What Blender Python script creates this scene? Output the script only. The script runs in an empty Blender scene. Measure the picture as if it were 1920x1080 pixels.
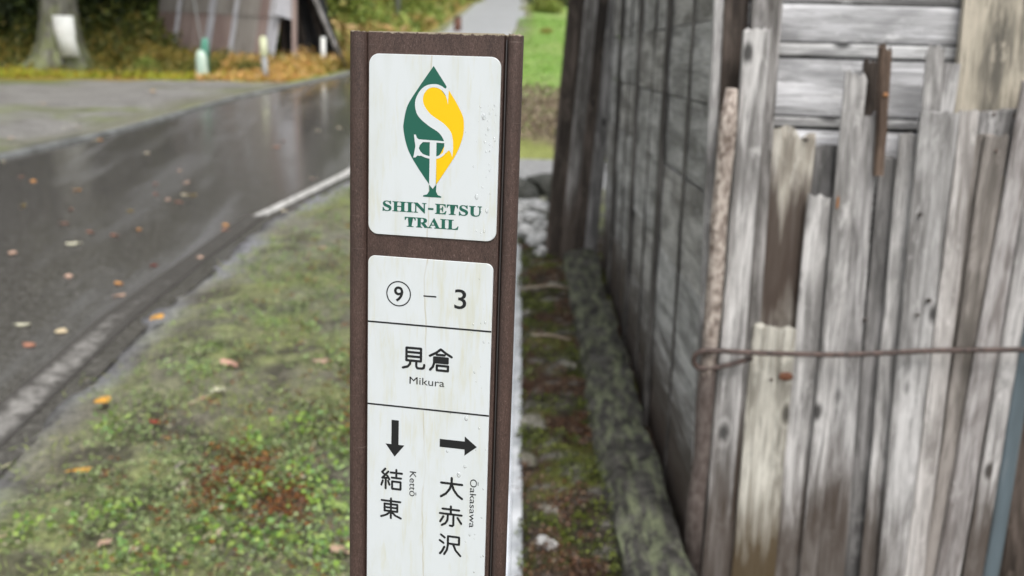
import bpy, bmesh, math, random
import numpy as np
from mathutils import Vector, Matrix, Euler
from mathutils.geometry import tessellate_polygon
R = math.radians
rnd = random.Random(7)
nrg = np.random.default_rng(11)
sc = bpy.context.scene
COL = sc.collection

# ------------------------------------------------------------------ camera, sky, sun, exposure
cam = bpy.data.cameras.new('camera'); co = bpy.data.objects.new('camera', cam); COL.objects.link(co)
cam.sensor_width = 36; cam.lens = 36.75; cam.clip_start = .05; cam.clip_end = 1500
co.matrix_world = Matrix.Translation((0, 0, 1.35)) @ Matrix.Rotation(R(90 - 12.66), 4, 'X') @ Matrix.Rotation(R(1.7), 4, 'Z')
cam.dof.use_dof = True; cam.dof.focus_distance = .735; cam.dof.aperture_fstop = 8.0
sc.camera = co
w = bpy.data.worlds.new('World'); sc.world = w; w.use_nodes = True
nt = w.node_tree; bgn = nt.nodes['Background']
sky = nt.nodes.new('ShaderNodeTexSky'); sky.sky_type = 'NISHITA'; sky.sun_disc = False
sky.sun_elevation = R(58); sky.sun_rotation = R(165); sky.dust_density = 4; sky.air_density = 1.0; sky.ozone_density = 1
hs = nt.nodes.new('ShaderNodeHueSaturation'); hs.inputs['Saturation'].default_value = .22
nt.links.new(sky.outputs[0], hs.inputs['Color']); nt.links.new(hs.outputs[0], bgn.inputs['Color'])
bgn.inputs['Strength'].default_value = .14
sl = bpy.data.lights.new('sun', 'SUN'); sl.energy = 1.0; sl.angle = R(25); sl.color = (1, .97, .93)
so = bpy.data.objects.new('sun', sl); COL.objects.link(so); so.rotation_euler = (R(32), 0, R(15))
sc.view_settings.view_transform = 'Standard'; sc.view_settings.look = 'None'
sc.view_settings.gamma = 1; sc.view_settings.use_curve_mapping = False
sc.view_settings.exposure = .68

# ------------------------------------------------------------------ helpers
def tag(o, label=None, cat=None, group=None, kind=None):
    if label: o['label'] = label
    if cat: o['category'] = cat
    if group: o['group'] = group
    if kind: o['kind'] = kind
    return o
def empty(name, loc=(0, 0, 0), rot=(0, 0, 0), label=None, cat=None, group=None, kind=None):
    o = bpy.data.objects.new(name, None); COL.objects.link(o)
    o.location = loc; o.rotation_euler = rot; o.empty_display_size = .1
    return tag(o, label, cat, group, kind)
def link(name, me, mat=None, parent=None, loc=(0, 0, 0), rot=(0, 0, 0), scale=None):
    if mat is not None and not me.materials: me.materials.append(mat)
    o = bpy.data.objects.new(name, me); COL.objects.link(o)
    if parent: o.parent = parent
    o.location = loc; o.rotation_euler = rot
    if scale: o.scale = scale
    return o
def mesh(name, v, f, smooth=False):
    me = bpy.data.meshes.new(name); me.from_pydata([tuple(map(float, p)) for p in v], [], [tuple(map(int, q)) for q in f]); me.update()
    if smooth: me.polygons.foreach_set('use_smooth', [True] * len(me.polygons))
    return me
def vn(x, y, s, seed, octv=3):
    """smooth value noise 0..1 on numpy arrays, cell size s"""
    out = 0; amp = 1; tot = 0
    for o in range(octv):
        g_ = np.random.default_rng(seed * 17 + o).random((128, 128))
        X = np.asarray(x) / s * 2 ** o; Y = np.asarray(y) / s * 2 ** o
        i = np.floor(X).astype(int); j = np.floor(Y).astype(int); fx = X - i; fy = Y - j
        fx = fx * fx * (3 - 2 * fx); fy = fy * fy * (3 - 2 * fy)
        a = g_[i % 128, j % 128]; b = g_[(i + 1) % 128, j % 128]; c = g_[i % 128, (j + 1) % 128]; d = g_[(i + 1) % 128, (j + 1) % 128]
        out = out + amp * ((a * (1 - fx) + b * fx) * (1 - fy) + (c * (1 - fx) + d * fx) * fy); tot += amp; amp *= .5
    return out / tot
def sm(a, b, x): t = np.clip((x - a) / (b - a), 0, 1); return t * t * (3 - 2 * t)
def G(y): return np.interp(y, [-50, 0, 20, 30, 60, 120, 400], [-2.7, 0, 1.1, 2.0, 4.4, 12, 90])
def g(y): return float(G(y))
RY = [-12, 0, 3, 4.2, 6.2, 7.86, 12, 17, 30, 55, 90, 160]; RX = [-1.2, -1.5, -1.57, -1.62, -1.54, -1.25, -.98, -.7, -.21, -.03, 2.5, 9]
LY = [-12, 0, 5, 8, 9.5, 12.9, 17, 29, 53, 90, 160]; LX = [-5, -4.75, -4.3, -3.95, -3.66, -3.42, -2.72, -1.94, -1.98, 0, 6]
def roadR(y): return np.interp(y, RY, RX)
def roadL(y): return np.interp(y, LY, LX)

# ------------------------------------------------------------------ materials
def newmat(name, rough=.6, spec=.5):
    m = bpy.data.materials.new(name); m.use_nodes = True
    b = m.node_tree.nodes['Principled BSDF']; b.inputs['Roughness'].default_value = rough
    b.inputs['Specular IOR Level'].default_value = spec
    return m, m.node_tree, b
def N(nt, t, **k):
    n = nt.nodes.new(t)
    for a, v in k.items(): setattr(n, a, v)
    return n
def L(nt, a, b): nt.links.new(a, b)
def coords(nt, scale, kind='Object', objrand=True):
    tc = N(nt, 'ShaderNodeTexCoord'); mp = N(nt, 'ShaderNodeMapping'); mp.inputs['Scale'].default_value = scale
    if objrand:
        oi = N(nt, 'ShaderNodeObjectInfo'); cm = N(nt, 'ShaderNodeVectorMath', operation='SCALE')
        cm.inputs[0].default_value = (31, 17, 23); L(nt, oi.outputs['Random'], cm.inputs['Scale'])
        ad = N(nt, 'ShaderNodeVectorMath', operation='ADD'); L(nt, tc.outputs[kind], ad.inputs[0]); L(nt, cm.outputs[0], ad.inputs[1])
        L(nt, ad.outputs[0], mp.inputs['Vector'])
    else: L(nt, tc.outputs[kind], mp.inputs['Vector'])
    return mp.outputs[0]
def noise(nt, vec, scale=1, detail=4, rough=.6, dist=0):
    n = N(nt, 'ShaderNodeTexNoise'); n.inputs['Scale'].default_value = scale; n.inputs['Detail'].default_value = detail
    n.inputs['Roughness'].default_value = rough; n.inputs['Distortion'].default_value = dist
    L(nt, vec, n.inputs['Vector']); return n.outputs[0]
def ramp(nt, fac, stops):
    r = N(nt, 'ShaderNodeValToRGB'); e = r.color_ramp.elements
    while len(e) < len(stops): e.new(.5)
    for i, (p, c) in enumerate(stops):
        e[i].position = p; e[i].color = (c, c, c, 1) if isinstance(c, (int, float)) else (*c, 1)
    L(nt, fac, r.inputs[0]); return r.outputs[0]
def mix(nt, f, a, b, mode='MIX'):
    m = N(nt, 'ShaderNodeMix', data_type='RGBA', blend_type=mode)
    for inp, v in ((m.inputs[0], f), (m.inputs[6], a), (m.inputs[7], b)):
        if isinstance(v, (int, float)): inp.default_value = v
        elif isinstance(v, tuple): inp.default_value = (*v, 1)
        else: L(nt, v, inp)
    return m.outputs[2]
def mth(nt, op, a, b=0.):
    m = N(nt, 'ShaderNodeMath', operation=op)
    for i, v in enumerate((a, b)):
        if isinstance(v, (int, float)): m.inputs[i].default_value = v
        else: L(nt, v, m.inputs[i])
    return m.outputs[0]
def bump(nt, b, h, dist=.002, st=.6):
    bp = N(nt, 'ShaderNodeBump'); bp.inputs['Distance'].default_value = dist; bp.inputs['Strength'].default_value = st
    L(nt, h, bp.inputs['Height']); L(nt, bp.outputs[0], b.inputs['Normal'])
def wood(name, dark, mid, light, rot=None, rotz=.4, rotcol=(.05, .032, .02), rough=.6, knots=True, lich=None, streak=1.):
    m, nt, b = newmat(name, rough, .35)
    v = coords(nt, (46, 46, 2.6)); v2 = coords(nt, (13, 13, 2.6)); v3 = coords(nt, (190, 190, 9))
    n1 = noise(nt, v, 1, 6, .68, .8); n2 = noise(nt, v2, 1, 4, .6, .6); n3 = noise(nt, v3, 1, 4, .7, .3)
    s = mth(nt, 'ADD', mth(nt, 'MULTIPLY', n1, .5 * streak), mth(nt, 'MULTIPLY', n2, 1 - .5 * streak))
    c = ramp(nt, s, [(.39, dark), (.49, mid), (.58, light)])
    c = mix(nt, ramp(nt, n3, [(.36, .6), (.46, 0)]), c, tuple(x * .45 for x in dark))        # fine cracks along the grain
    c = mix(nt, ramp(nt, n3, [(.56, 0), (.7, .5)]), c, tuple(min(.9, x * 1.25) for x in light))
    n4 = noise(nt, coords(nt, (15, 15, 3.5)), 1, 5, .62, .5)
    c = mix(nt, ramp(nt, n4, [(.49, 0), (.64, .7)]), c, tuple(x * .7 for x in dark))           # damp blotches
    n5 = noise(nt, coords(nt, (22, 22, 9)), 1, 5, .7)
    c = mix(nt, ramp(nt, n5, [(.58, 0), (.68, .6)]), c, tuple(min(.85, x * 1.15) for x in light))
    if knots:
        vo = N(nt, 'ShaderNodeTexVoronoi'); vo.inputs['Scale'].default_value = 1; L(nt, coords(nt, (10, 10, 5)), vo.inputs['Vector'])
        c = mix(nt, ramp(nt, mth(nt, 'ADD', vo.outputs[0], mth(nt, 'MULTIPLY', n1, .12)), [(.13, .95), (.2, 0)]), c, tuple(x * .3 for x in dark))
        c = mix(nt, ramp(nt, vo.outputs[0], [(.14, 0), (.17, .35), (.24, 0)]), c, light)
    if lich:
        nl = noise(nt, coords(nt, (34, 7, 34)), 1, 7, .7, .2)
        c = mix(nt, ramp(nt, nl, [(.47, 0), (.66, .85)]), c, lich)
    if rot:
        ge = N(nt, 'ShaderNodeNewGeometry'); sp = N(nt, 'ShaderNodeSeparateXYZ'); L(nt, ge.outputs['Position'], sp.inputs[0])
        e = mth(nt, 'ADD', mth(nt, 'MULTIPLY', mth(nt, 'SUBTRACT', n1, .5), .5), sp.outputs[2])
        e = mth(nt, 'SUBTRACT', e, mth(nt, 'MULTIPLY', sp.outputs[1], .055))
        rf = ramp(nt, e, [(max(0, rotz - .1), rot), (min(1, rotz + .1), 0)])
        c = mix(nt, rf, c, rotcol)
    L(nt, c, b.inputs['Base Color']); bump(nt, b, mth(nt, 'ADD', n1, n3), .003, .9)
    return m
M = {}
M['grey_light'] = wood('weathered_light_grey_wood', (.18, .173, .165), (.38, .368, .358), (.62, .605, .59), rot=.8, rotz=.22)
M['grey_mid'] = wood('weathered_grey_wood', (.13, .125, .12), (.31, .3, .295), (.53, .52, .51), rot=.8, rotz=.25)
M['grey_mid2'] = wood('knotty_grey_wood', (.17, .163, .157), (.35, .342, .333), (.57, .56, .55), rot=.5, rotz=.1)
M['grey_dark'] = wood('dark_grey_wood', (.08, .077, .075), (.16, .155, .15), (.3, .29, .285))
M['grey_brown'] = wood('grey_brown_wood', (.09, .082, .075), (.21, .2, .19), (.38, .365, .355), rot=.8, rotz=.35)
M['grey_pink'] = wood('pinkish_grey_wood', (.12, .1, .09), (.27, .25, .24), (.45, .43, .42))
M['cream'] = wood('cream_wood', (.24, .225, .19), (.45, .43, .375), (.63, .61, .54), rot=.95, rotz=.13, rotcol=(.075, .05, .022), knots=True)
M['cream_pink'] = wood('pale_pinkish_wood', (.24, .22, .205), (.44, .415, .395), (.64, .615, .59), knots=False)
M['tan'] = wood('tan_weathered_wood', (.13, .12, .1), (.33, .3, .24), (.52, .47, .38), streak=.5)
M['taupe'] = wood('taupe_wood', (.13, .115, .1), (.21, .19, .17), (.34, .31, .285), streak=.6, knots=False)
M['brown'] = wood('brown_wood', (.05, .03, .02), (.13, .09, .065), (.28, .2, .15))
M['brown_dark'] = wood('dark_brown_wood', (.018, .013, .01), (.05, .038, .03), (.12, .095, .08))
M['pale'] = wood('silvery_pale_wood', (.34, .34, .345), (.56, .56, .575), (.76, .76, .78), streak=1.)
M['pale2'] = wood('silvery_grey_wood', (.16, .16, .16), (.36, .355, .35), (.58, .58, .58), streak=.9)
M['wall'] = wood('dark_siding_wood', (.21, .208, .2), (.39, .387, .378), (.55, .545, .535), rot=.9, rotz=.3, rotcol=(.05, .035, .026), knots=False, streak=.5)
M['wall2'] = wood('dark_siding_wood_brownish', (.19, .183, .172), (.35, .34, .325), (.5, .49, .47), rot=.9, rotz=.33, rotcol=(.05, .033, .024), knots=False, streak=.5)
M['batten'] = wood('batten_wood', (.04, .037, .034), (.09, .083, .077), (.17, .16, .15), knots=False)
M['sill'] = wood('lichened_beam_wood', (.018, .017, .015), (.045, .043, .038), (.1, .095, .085), lich=(.19, .215, .125), knots=False)
def blue():
    m, nt, b = newmat('faded_blue_paint', .5); n = noise(nt, coords(nt, (40, 40, 3)), 1, 4)
    L(nt, ramp(nt, n, [(.3, (.07, .088, .095)), (.6, (.11, .145, .165)), (.75, (.2, .22, .225))]), b.inputs['Base Color']); return m
M['blue'] = blue()
# ramp positions run 0..1, so heights are remapped in rotten2
def rotten2():
    m = wood('half_rotten_wood', (.26, .23, .19), (.46, .43, .37), (.62, .59, .53)); nt = m.node_tree; b = nt.nodes['Principled BSDF']
    src = b.inputs['Base Color'].links[0].from_socket
    ge = N(nt, 'ShaderNodeNewGeometry'); sp = N(nt, 'ShaderNodeSeparateXYZ'); L(nt, ge.outputs['Position'], sp.inputs[0])
    n = noise(nt, coords(nt, (30, 30, 2)), 1, 4)
    e = mth(nt, 'MULTIPLY', mth(nt, 'ADD', sp.outputs[2], mth(nt, 'MULTIPLY', mth(nt, 'SUBTRACT', n, .5), .5)), .6)
    L(nt, mix(nt, ramp(nt, e, [(.43, .5), (.5, .95), (.6, .9), (.66, 0)]), src, (.05, .032, .024)), b.inputs['Base Color']); return m
M['rotten'] = rotten2()
def simple(name, c1, c2, scale=(8, 8, 8), rough=.6, spec=.4, bd=.002, detail=4, lo=.35, hi=.65):
    m, nt, b = newmat(name, rough, spec); n = noise(nt, coords(nt, scale), 1, detail, .6)
    L(nt, ramp(nt, n, [(lo, c1), (hi, c2)]), b.inputs['Base Color']); bump(nt, b, n, bd, .6); return m
M['bark_pole'] = simple('mottled_bark', (.13, .095, .075), (.56, .49, .43), (70, 70, 38), .8, bd=.008, detail=6, lo=.36, hi=.62)
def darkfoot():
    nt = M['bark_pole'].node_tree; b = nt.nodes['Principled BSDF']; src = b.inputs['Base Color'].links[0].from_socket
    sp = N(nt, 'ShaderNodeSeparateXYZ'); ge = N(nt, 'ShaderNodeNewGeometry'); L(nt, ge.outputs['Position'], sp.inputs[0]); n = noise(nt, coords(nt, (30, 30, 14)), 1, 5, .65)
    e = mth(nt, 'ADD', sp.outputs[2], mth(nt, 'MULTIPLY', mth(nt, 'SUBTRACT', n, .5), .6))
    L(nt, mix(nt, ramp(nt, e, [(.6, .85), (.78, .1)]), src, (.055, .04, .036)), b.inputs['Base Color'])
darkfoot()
M['iron'] = simple('rusty_iron', (.035, .026, .023), (.12, .08, .068), (60, 60, 60), .6)
M['bark'] = simple('grey_bark', (.08, .075, .06), (.24, .235, .2), (14, 14, 3), .85, bd=.02)
M['bark_dark'] = simple('dark_bark', (.015, .013, .01), (.05, .043, .035), (10, 10, 2), .9, bd=.02)
M['stone_white'] = simple('pale_stone', (.2, .2, .19), (.62, .62, .61), (16, 16, 16), .6)
M['stone_dark'] = simple('dark_mossy_stone', (.02, .022, .016), (.07, .07, .06), (9, 9, 9), .6)
M['stone'] = simple('brown_grey_stone', (.07, .065, .045), (.22, .21, .18), (12, 12, 12), .6)
M['roof'] = simple('brown_roof_sheet', (.1, .07, .055), (.18, .13, .11), (3, 3, 3), .6)
M['sheet_a'] = simple('faded_mauve_tin', (.27, .195, .175), (.4, .31, .28), (2, 2, 1), .5)
M['sheet_b'] = simple('faded_grey_tin', (.26, .235, .21), (.38, .35, .32), (2, 2, 1), .5)
M['sheet_c'] = simple('worn_pale_tin', (.42, .42, .45), (.6, .59, .62), (3, 3, 1), .5)
M['black_wood'] = simple('near_black_wood', (.006, .006, .007), (.02, .02, .022), (6, 6, 2), .8)  # near-black wood for the hut's open end and the shed backing
M['white_board'] = simple('white_plastic', (.66, .68, .64), (.8, .8, .77), (4, 4, 4), .45)
M['green_plastic'] = simple('sea_green_plastic', (.07, .26, .18), (.14, .36, .27), (9, 9, 9), .4)
M['mint'] = simple('pale_mint_plastic', (.4, .55, .46), (.62, .72, .62), (12, 12, 4), .4)
M['pale_yellow'] = simple('pale_yellow_reflector', (.55, .58, .36), (.7, .72, .5), (12, 12, 12), .4)
M['grey_metal'] = simple('galvanised_metal', (.26, .27, .27), (.4, .41, .41), (9, 9, 3), .5)
M['concrete'] = simple('wet_pale_concrete', (.36, .38, .4), (.62, .64, .66), (9, 9, 9), .22, .6)
M['kerb'] = simple('kerb_concrete', (.11, .115, .11), (.3, .31, .31), (6, 6, 6), .35, .5)
def leafmat(name, rough=.5):
    m, nt, b = newmat(name, rough, .4); a = N(nt, 'ShaderNodeAttribute', attribute_name='tint')
    L(nt, a.outputs['Color'], b.inputs['Base Color'])
    tr = N(nt, 'ShaderNodeBsdfTranslucent'); L(nt, a.outputs['Color'], tr.inputs[0])
    ms = N(nt, 'ShaderNodeMixShader'); ms.inputs[0].default_value = .25
    out = nt.nodes['Material Output']; L(nt, b.outputs[0], ms.inputs[1]); L(nt, tr.outputs[0], ms.inputs[2]); L(nt, ms.outputs[0], out.inputs[0])
    return m
M['leaf'] = leafmat('foliage')
def fl(name, c):
    m, nt, b = newmat(name, .35, .6); n = noise(nt, coords(nt, (60, 60, 60)), 1, 3)
    L(nt, ramp(nt, n, [(.3, tuple(x * .6 for x in c)), (.6, c)]), b.inputs['Base Color']); return m
LC = {'o': (.72, .36, .13), 'O': (.82, .42, .07), 'y': (.72, .5, .07), 'r': (.5, .24, .16), 'p': (.66, .45, .34), 'P': (.72, .42, .33), 'w': (.7, .62, .45), 'W': (.85, .82, .62), 'C': (.82, .68, .45), 'd': (.3, .05, .03)}
for k, c in LC.items(): M['leaf_' + k] = fl('fallen_leaf_' + {'o': 'orange', 'O': 'bright_orange', 'y': 'yellow', 'r': 'russet', 'p': 'buff', 'P': 'pink', 'w': 'straw', 'W': 'cream', 'C': 'tan', 'd': 'crimson'}[k], c)

# ------------------------------------------------------------------ terrain
def tint(x, y):
    """the ground's own colour by what grows or lies there"""
    n1 = vn(x, y, .5, 1); n2 = vn(x, y, .13, 2); n3 = vn(x, y, 1.6, 3); n4 = vn(x, y, .05, 4, 2)
    c = np.zeros((len(x), 3))
    def put(mask, col):
        nonlocal c
        m = np.clip(mask, 0, 1)[:, None]; c = c * (1 - m) + np.array(col) * m
    put(np.ones(len(x)), (.25, .265, .13))
    put(sm(.42, .62, n2), (.33, .36, .16)); put(sm(.5, .64, n1) * .75, (.22, .2, .17)); put(sm(.56, .64, vn(x, y, .16, 8)) * .8, (.09, .08, .065)); put(sm(3.4, 5, y) * sm(.35, .6, vn(x, y, .3, 12)) * .7, (.27, .27, .22)); put(sm(.6, .75, n4) * .5, (.24, .22, .18))
    e = x - (roadR(y) + .1)                       # right hand verge: gravel then moss
    put((1 - sm(-.02, .2, e + (n1 - .5) * .3)) * (y < 9.5), (.3, .3, .325))
    put((1 - sm(-.02, .08, e + (n2 - .5) * .1)) * (y < 9.5), (.1, .1, .1))
    # damp strip between drain and shed
    st = sm(-.1, .03, x) * (1 - sm(5.9, 6.3, y))
    put(st, (.06, .05, .035)); put(st * sm(.45, .6, n2), (.13, .14, .03)); put(st * sm(.5, .62, vn(x, y, .2, 9)), (.075, .042, .025)); put(st * sm(.62, .7, n4), (.2, .19, .17))
    # right side beyond the rocks: verge, earth bank, lawn
    rs = sm(.0, .5, x - roadR(y) - .3)
    put(rs * sm(8.7, 8.9, y), (.3, .33, .1)); put(rs * sm(9.2, 9.6, y + (n1 - .5)), (.24, .19, .13)); put(rs * sm(9.2, 9.6, y) * sm(.48, .6, n1), (.1, .075, .05))
    put(rs * sm(13.6, 14.6, y + (n1 - .5) * 1.5), (.24, .38, .09)); put(rs * sm(14, 15, y) * sm(.5, .7, n3), (.33, .42, .14))
    # left of the road: gravel lay-by with moss, then grass
    ls = sm(0, .1, roadL(y) - .2 - x)
    put(ls, (.27, .26, .245)); put(ls * sm(.46, .64, n3 * .45 + n1 * .55 + sm(-5.0, -8, x) * .22 - .07), (.19, .22, .08)); put(ls * sm(.54, .66, n2) * .6, (.16, .15, .14)); put(ls * sm(.55, .66, n4) * .6, (.36, .35, .33))
    put(ls * (1 - sm(.1, .5, roadL(y) - .2 - x + (n1 - .5) * .4)) * .7 , (.19, .19, .12))
    gy = np.interp(x, [-12, -7, -3.3, -2], [14.2, 14.5, 15.3, 18])
    put(ls * sm(-.1, .2, y - gy + (n1 - .5) * .9), (.28, .31, .05)); put(ls * sm(-.1, .2, y - gy) * sm(.45, .6, n1), (.34, .2, .05))
    put(ls * sm(1.2, 2.5, y - gy), (.07, .08, .025))
    put(ls * sm(20, 22, y) * sm(-8.5, -6, x), (.27, .29, .08)); put(ls * sm(20, 22, y) * sm(-8.5, -6, x) * sm(.45, .6, n3), (.4, .26, .1))
    return c
def axis(segs):
    out = []
    for a, b, s in segs: out += list(np.arange(a, b - 1e-6, s))
    return np.array(out + [segs[-1][1]])
ax = axis([(-260, -60, 20), (-60, -12, 3), (-12, -4.8, .3), (-4.8, -1.8, .1), (-1.8, .9, .03), (.9, 12, .5), (12, 60, 4), (60, 260, 20)])
ay = axis([(-30, -2, 2), (-2, 1.5, .25), (1.5, 7, .035), (7, 14, .1), (14, 32, .3), (32, 90, 2), (90, 420, 15)])
X, Y = np.meshgrid(ax, ay); xf, yf = X.ravel(), Y.ravel()
z = G(yf).copy()
near = 1 - sm(9, 20, yf)
z += (vn(xf, yf, .35, 21, 4) - .5) * .06 * near + (vn(xf, yf, .09, 22, 2) - .5) * .03 * near
z += (vn(xf, yf, 6, 23) - .5) * .5 * sm(24, 40, yf)
inr = sm(-.02, .05, xf - roadL(yf)) * sm(-.02, .05, roadR(yf) + .09 + (vn(xf, yf, .15, 24) - .5) * .05 - xf)
z -= inr * (.05 + .02 * sm(12, 30, yf)) + inr * (vn(xf, yf, 6, 23) - .5) * .5 * sm(24, 40, yf)
z += .03 * (1 - inr) * sm(.1, .5, xf - roadR(yf)) * (xf < -.2) * (yf < 8)      # verge a touch higher than the asphalt
inc = sm(-.26, -.22, xf) * (1 - sm(.045, .07, xf + (vn(xf, yf, .12, 25) - .5) * .07)) * (yf < 7.3)
z -= inc * .09
inp = sm(7.5, 7.6, yf) * (1 - sm(8.85, 8.95, yf)) * sm(0, .1, xf - roadR(yf) - .05) * (xf < 9)
z -= inp * .05
z += sm(9.2, 10, yf) * (1 - sm(12.5, 14, yf)) * sm(.3, .8, xf - roadR(yf)) * (.06 + .16 * vn(xf, yf, .6, 26)) 
z -= .1 * sm(.44, .56, xf) * (1 - sm(2.9, 3.2, yf)) * sm(.8, 1.8, yf)
nx, ny = len(ax), len(ay)
idx = np.arange(nx * ny).reshape(ny, nx)
F = np.stack([idx[:-1, :-1].ravel(), idx[:-1, 1:].ravel(), idx[1:, 1:].ravel(), idx[1:, :-1].ravel()], 1)
me = bpy.data.meshes.new('ground'); me.from_pydata(np.stack([xf, yf, z], 1).tolist(), [], F.tolist()); me.update()
ca = me.color_attributes.new('tint', 'FLOAT_COLOR', 'POINT'); tc = tint(xf, yf)
ca.data.foreach_set('color', np.concatenate([tc, np.ones((len(tc), 1))], 1).astype(np.float32).ravel())
me.polygons.foreach_set('use_smooth', [True] * len(me.polygons))
def groundmat():
    m, nt, b = newmat('mossy_ground', .7, .3); a = N(nt, 'ShaderNodeAttribute', attribute_name='tint')
    v = coords(nt, (1, 1, 1), objrand=False); n = noise(nt, v, 45, 6, .7); n2 = noise(nt, v, 140, 4, .7)
    c = mix(nt, 1., a.outputs['Color'], ramp(nt, n, [(.3, .45), (.5, 1.), (.7, 1.6)]), 'MULTIPLY')
    c = mix(nt, 1., c, ramp(nt, n2, [(.3, .6), (.7, 1.35)]), 'MULTIPLY')
    L(nt, c, b.inputs['Base Color']); bump(nt, b, mth(nt, 'ADD', n, n2), .02, .8); return m
tag(link('ground', me, groundmat()), kind='structure')
def strip(name, ys, xa, xb, n, mat, dz=0., uv=True, kind='structure'):
    v, f = [], []
    for j, y in enumerate(ys):
        for i in range(n + 1):
            x = xa(y) + (xb(y) - xa(y)) * i / n; v.append((x, y, g(y) + (dz(x, y) if callable(dz) else dz)))
    for j in range(len(ys) - 1):
        for i in range(n):
            a = j * (n + 1) + i; f.append((a, a + 1, a + n + 2, a + n + 1))
    return tag(link(name, mesh(name, v, f, True), mat), kind=kind)
ysn = axis([(-12, 1, 1), (1, 12, .2), (12, 40, 1), (40, 160, 5)])
def asphalt():
    m, nt, b = newmat('wet_asphalt', .3, .5)
    tcn = N(nt, 'ShaderNodeTexCoord'); rot = N(nt, 'ShaderNodeMapping'); rot.inputs['Rotation'].default_value = (0, 0, R(-7)); rot.inputs['Scale'].default_value = (1, 1, 1)
    L(nt, tcn.outputs['Object'], rot.inputs[0])
    def sv(s): 
        mp = N(nt, 'ShaderNodeMapping'); mp.inputs['Scale'].default_value = s; L(nt, rot.outputs[0], mp.inputs[0]); return mp.outputs[0]
    fine = noise(nt, sv((1, 1, 1)), 220, 3, .7); st = noise(nt, sv((2.6, .3, 1)), 1, 4, .55, .5); st2 = noise(nt, sv((1.3, .5, 1)), 1, 3, .5)
    c = ramp(nt, fine, [(.3, (.036, .034, .032)), (.55, (.1, .095, .088)), (.72, (.28, .27, .25))])
    med = noise(nt, sv((1, 1, 1)), 38, 5, .75); c = mix(nt, 1., c, ramp(nt, med, [(.32, .6), (.5, 1.), (.68, 1.7)]), 'MULTIPLY')
    dry = ramp(nt, mth(nt, 'ADD', mth(nt, 'MULTIPLY', st, .65), mth(nt, 'MULTIPLY', st2, .35)), [(.52, 0), (.66, 1)])
    c = mix(nt, mth(nt, 'MULTIPLY', dry, .42), c, (.27, .27, .28))
    L(nt, c, b.inputs['Base Color'])
    L(nt, ramp(nt, mth(nt, 'ADD', st, mth(nt, 'MULTIPLY', st2, .4)), [(.5, .06), (.85, .24)]), b.inputs['Roughness'])
    L(nt, ramp(nt, st, [(.4, .5), (.62, 1.)]), b.inputs['Specular IOR Level'])
    bump(nt, b, fine, .0009, .14); return m
M['asphalt'] = asphalt()
strip('road', [q_ for q_ in ysn if q_ <= 20.01], lambda y: float(roadL(y)) - .02, lambda y: float(roadR(y)) + .14, 6, M['asphalt'])
strip('road', [20.0] + [q_ for q_ in ysn if q_ > 20.01], lambda y: float(roadL(y)) - .02, lambda y: float(roadR(y)) + .3, 6, simple('lane_painted_sky_sheen', (.44, .45, .47), (.58, .59, .62), (3, 3, 3), .3), .0)  # far lane coloured pale to stand in for grazing sky reflection
def paint(name, lo, hi):
    m, nt, b = newmat(name, .4, .5); v = coords(nt, (1, 1, 1), objrand=False); n = noise(nt, v, 26, 6, .75); n2 = noise(nt, v, 220, 3)
    c = mix(nt, ramp(nt, n, [(lo, 0), (hi, 1)]), ramp(nt, n2, [(.3, (.03, .028, .026)), (.6, (.075, .07, .068))]), (.68, .67, .64))
    L(nt, c, b.inputs['Base Color']); return m
lnx = lambda o: (lambda y: float(roadR(y)) + o)
strip('edge_line', axis([(6.25, 30, .25)]), lnx(-.05), lnx(.03), 1, paint('road_paint', .34, .56), .004)
def worn():
    m, nt, b = newmat('worn_road_paint', .4, .5); v = coords(nt, (1, 1, 1), objrand=False); n = noise(nt, v, 20, 6, .75); n2 = noise(nt, v, 220, 3)
    sp = N(nt, 'ShaderNodeSeparateXYZ'); L(nt, v, sp.inputs[0]); wy = ramp(nt, mth(nt, 'MULTIPLY', sp.outputs[1], .1), [(.3, .02), (.4, -.0), (.47, 0), (.5, 0)])
    age = ramp(nt, mth(nt, 'MULTIPLY', sp.outputs[1], .1), [(.33, .04), (.43, .0)]); far = ramp(nt, mth(nt, 'MULTIPLY', sp.outputs[1], .1), [(.38, 0), (.47, .16)])
    ea = N(nt, 'ShaderNodeAttribute', attribute_name='wear'); k = mth(nt, 'SUBTRACT', mth(nt, 'SUBTRACT', mth(nt, 'ADD', n, age), far), mth(nt, 'MULTIPLY', ea.outputs['Fac'], .3))
    c = mix(nt, ramp(nt, k, [(.4, 0), (.7, .6)]), ramp(nt, n2, [(.3, (.04, .038, .035)), (.6, (.1, .094, .088))]), (.58, .56, .53))
    L(nt, c, b.inputs['Base Color']); return m
strip('edge_line', axis([(1.2, 6.25, .1)]), lambda y: float(roadR(y)) - .085, lambda y: float(roadR(y)) + .06 - .03 * max(0, min(1, y - 4.2)), 6, worn(), .004)
wl = [o for o in COL.objects if o.name.startswith('edge_line')][-1].data; wa = wl.attributes.new('wear', 'FLOAT', 'POINT')
for i_, d_ in enumerate(wa.data): d_.value = (1., .35, 0, 0, 0, .35, 1.)[i_ % 7]
strip('path', [7.5 + .14 * i for i in range(11)], lambda y: float(roadR(y)) + .1, lambda y: 9., 12, simple('grey_path', (.2, .2, .2), (.34, .34, .34), (20, 20, 20), .5), -.012)
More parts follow.
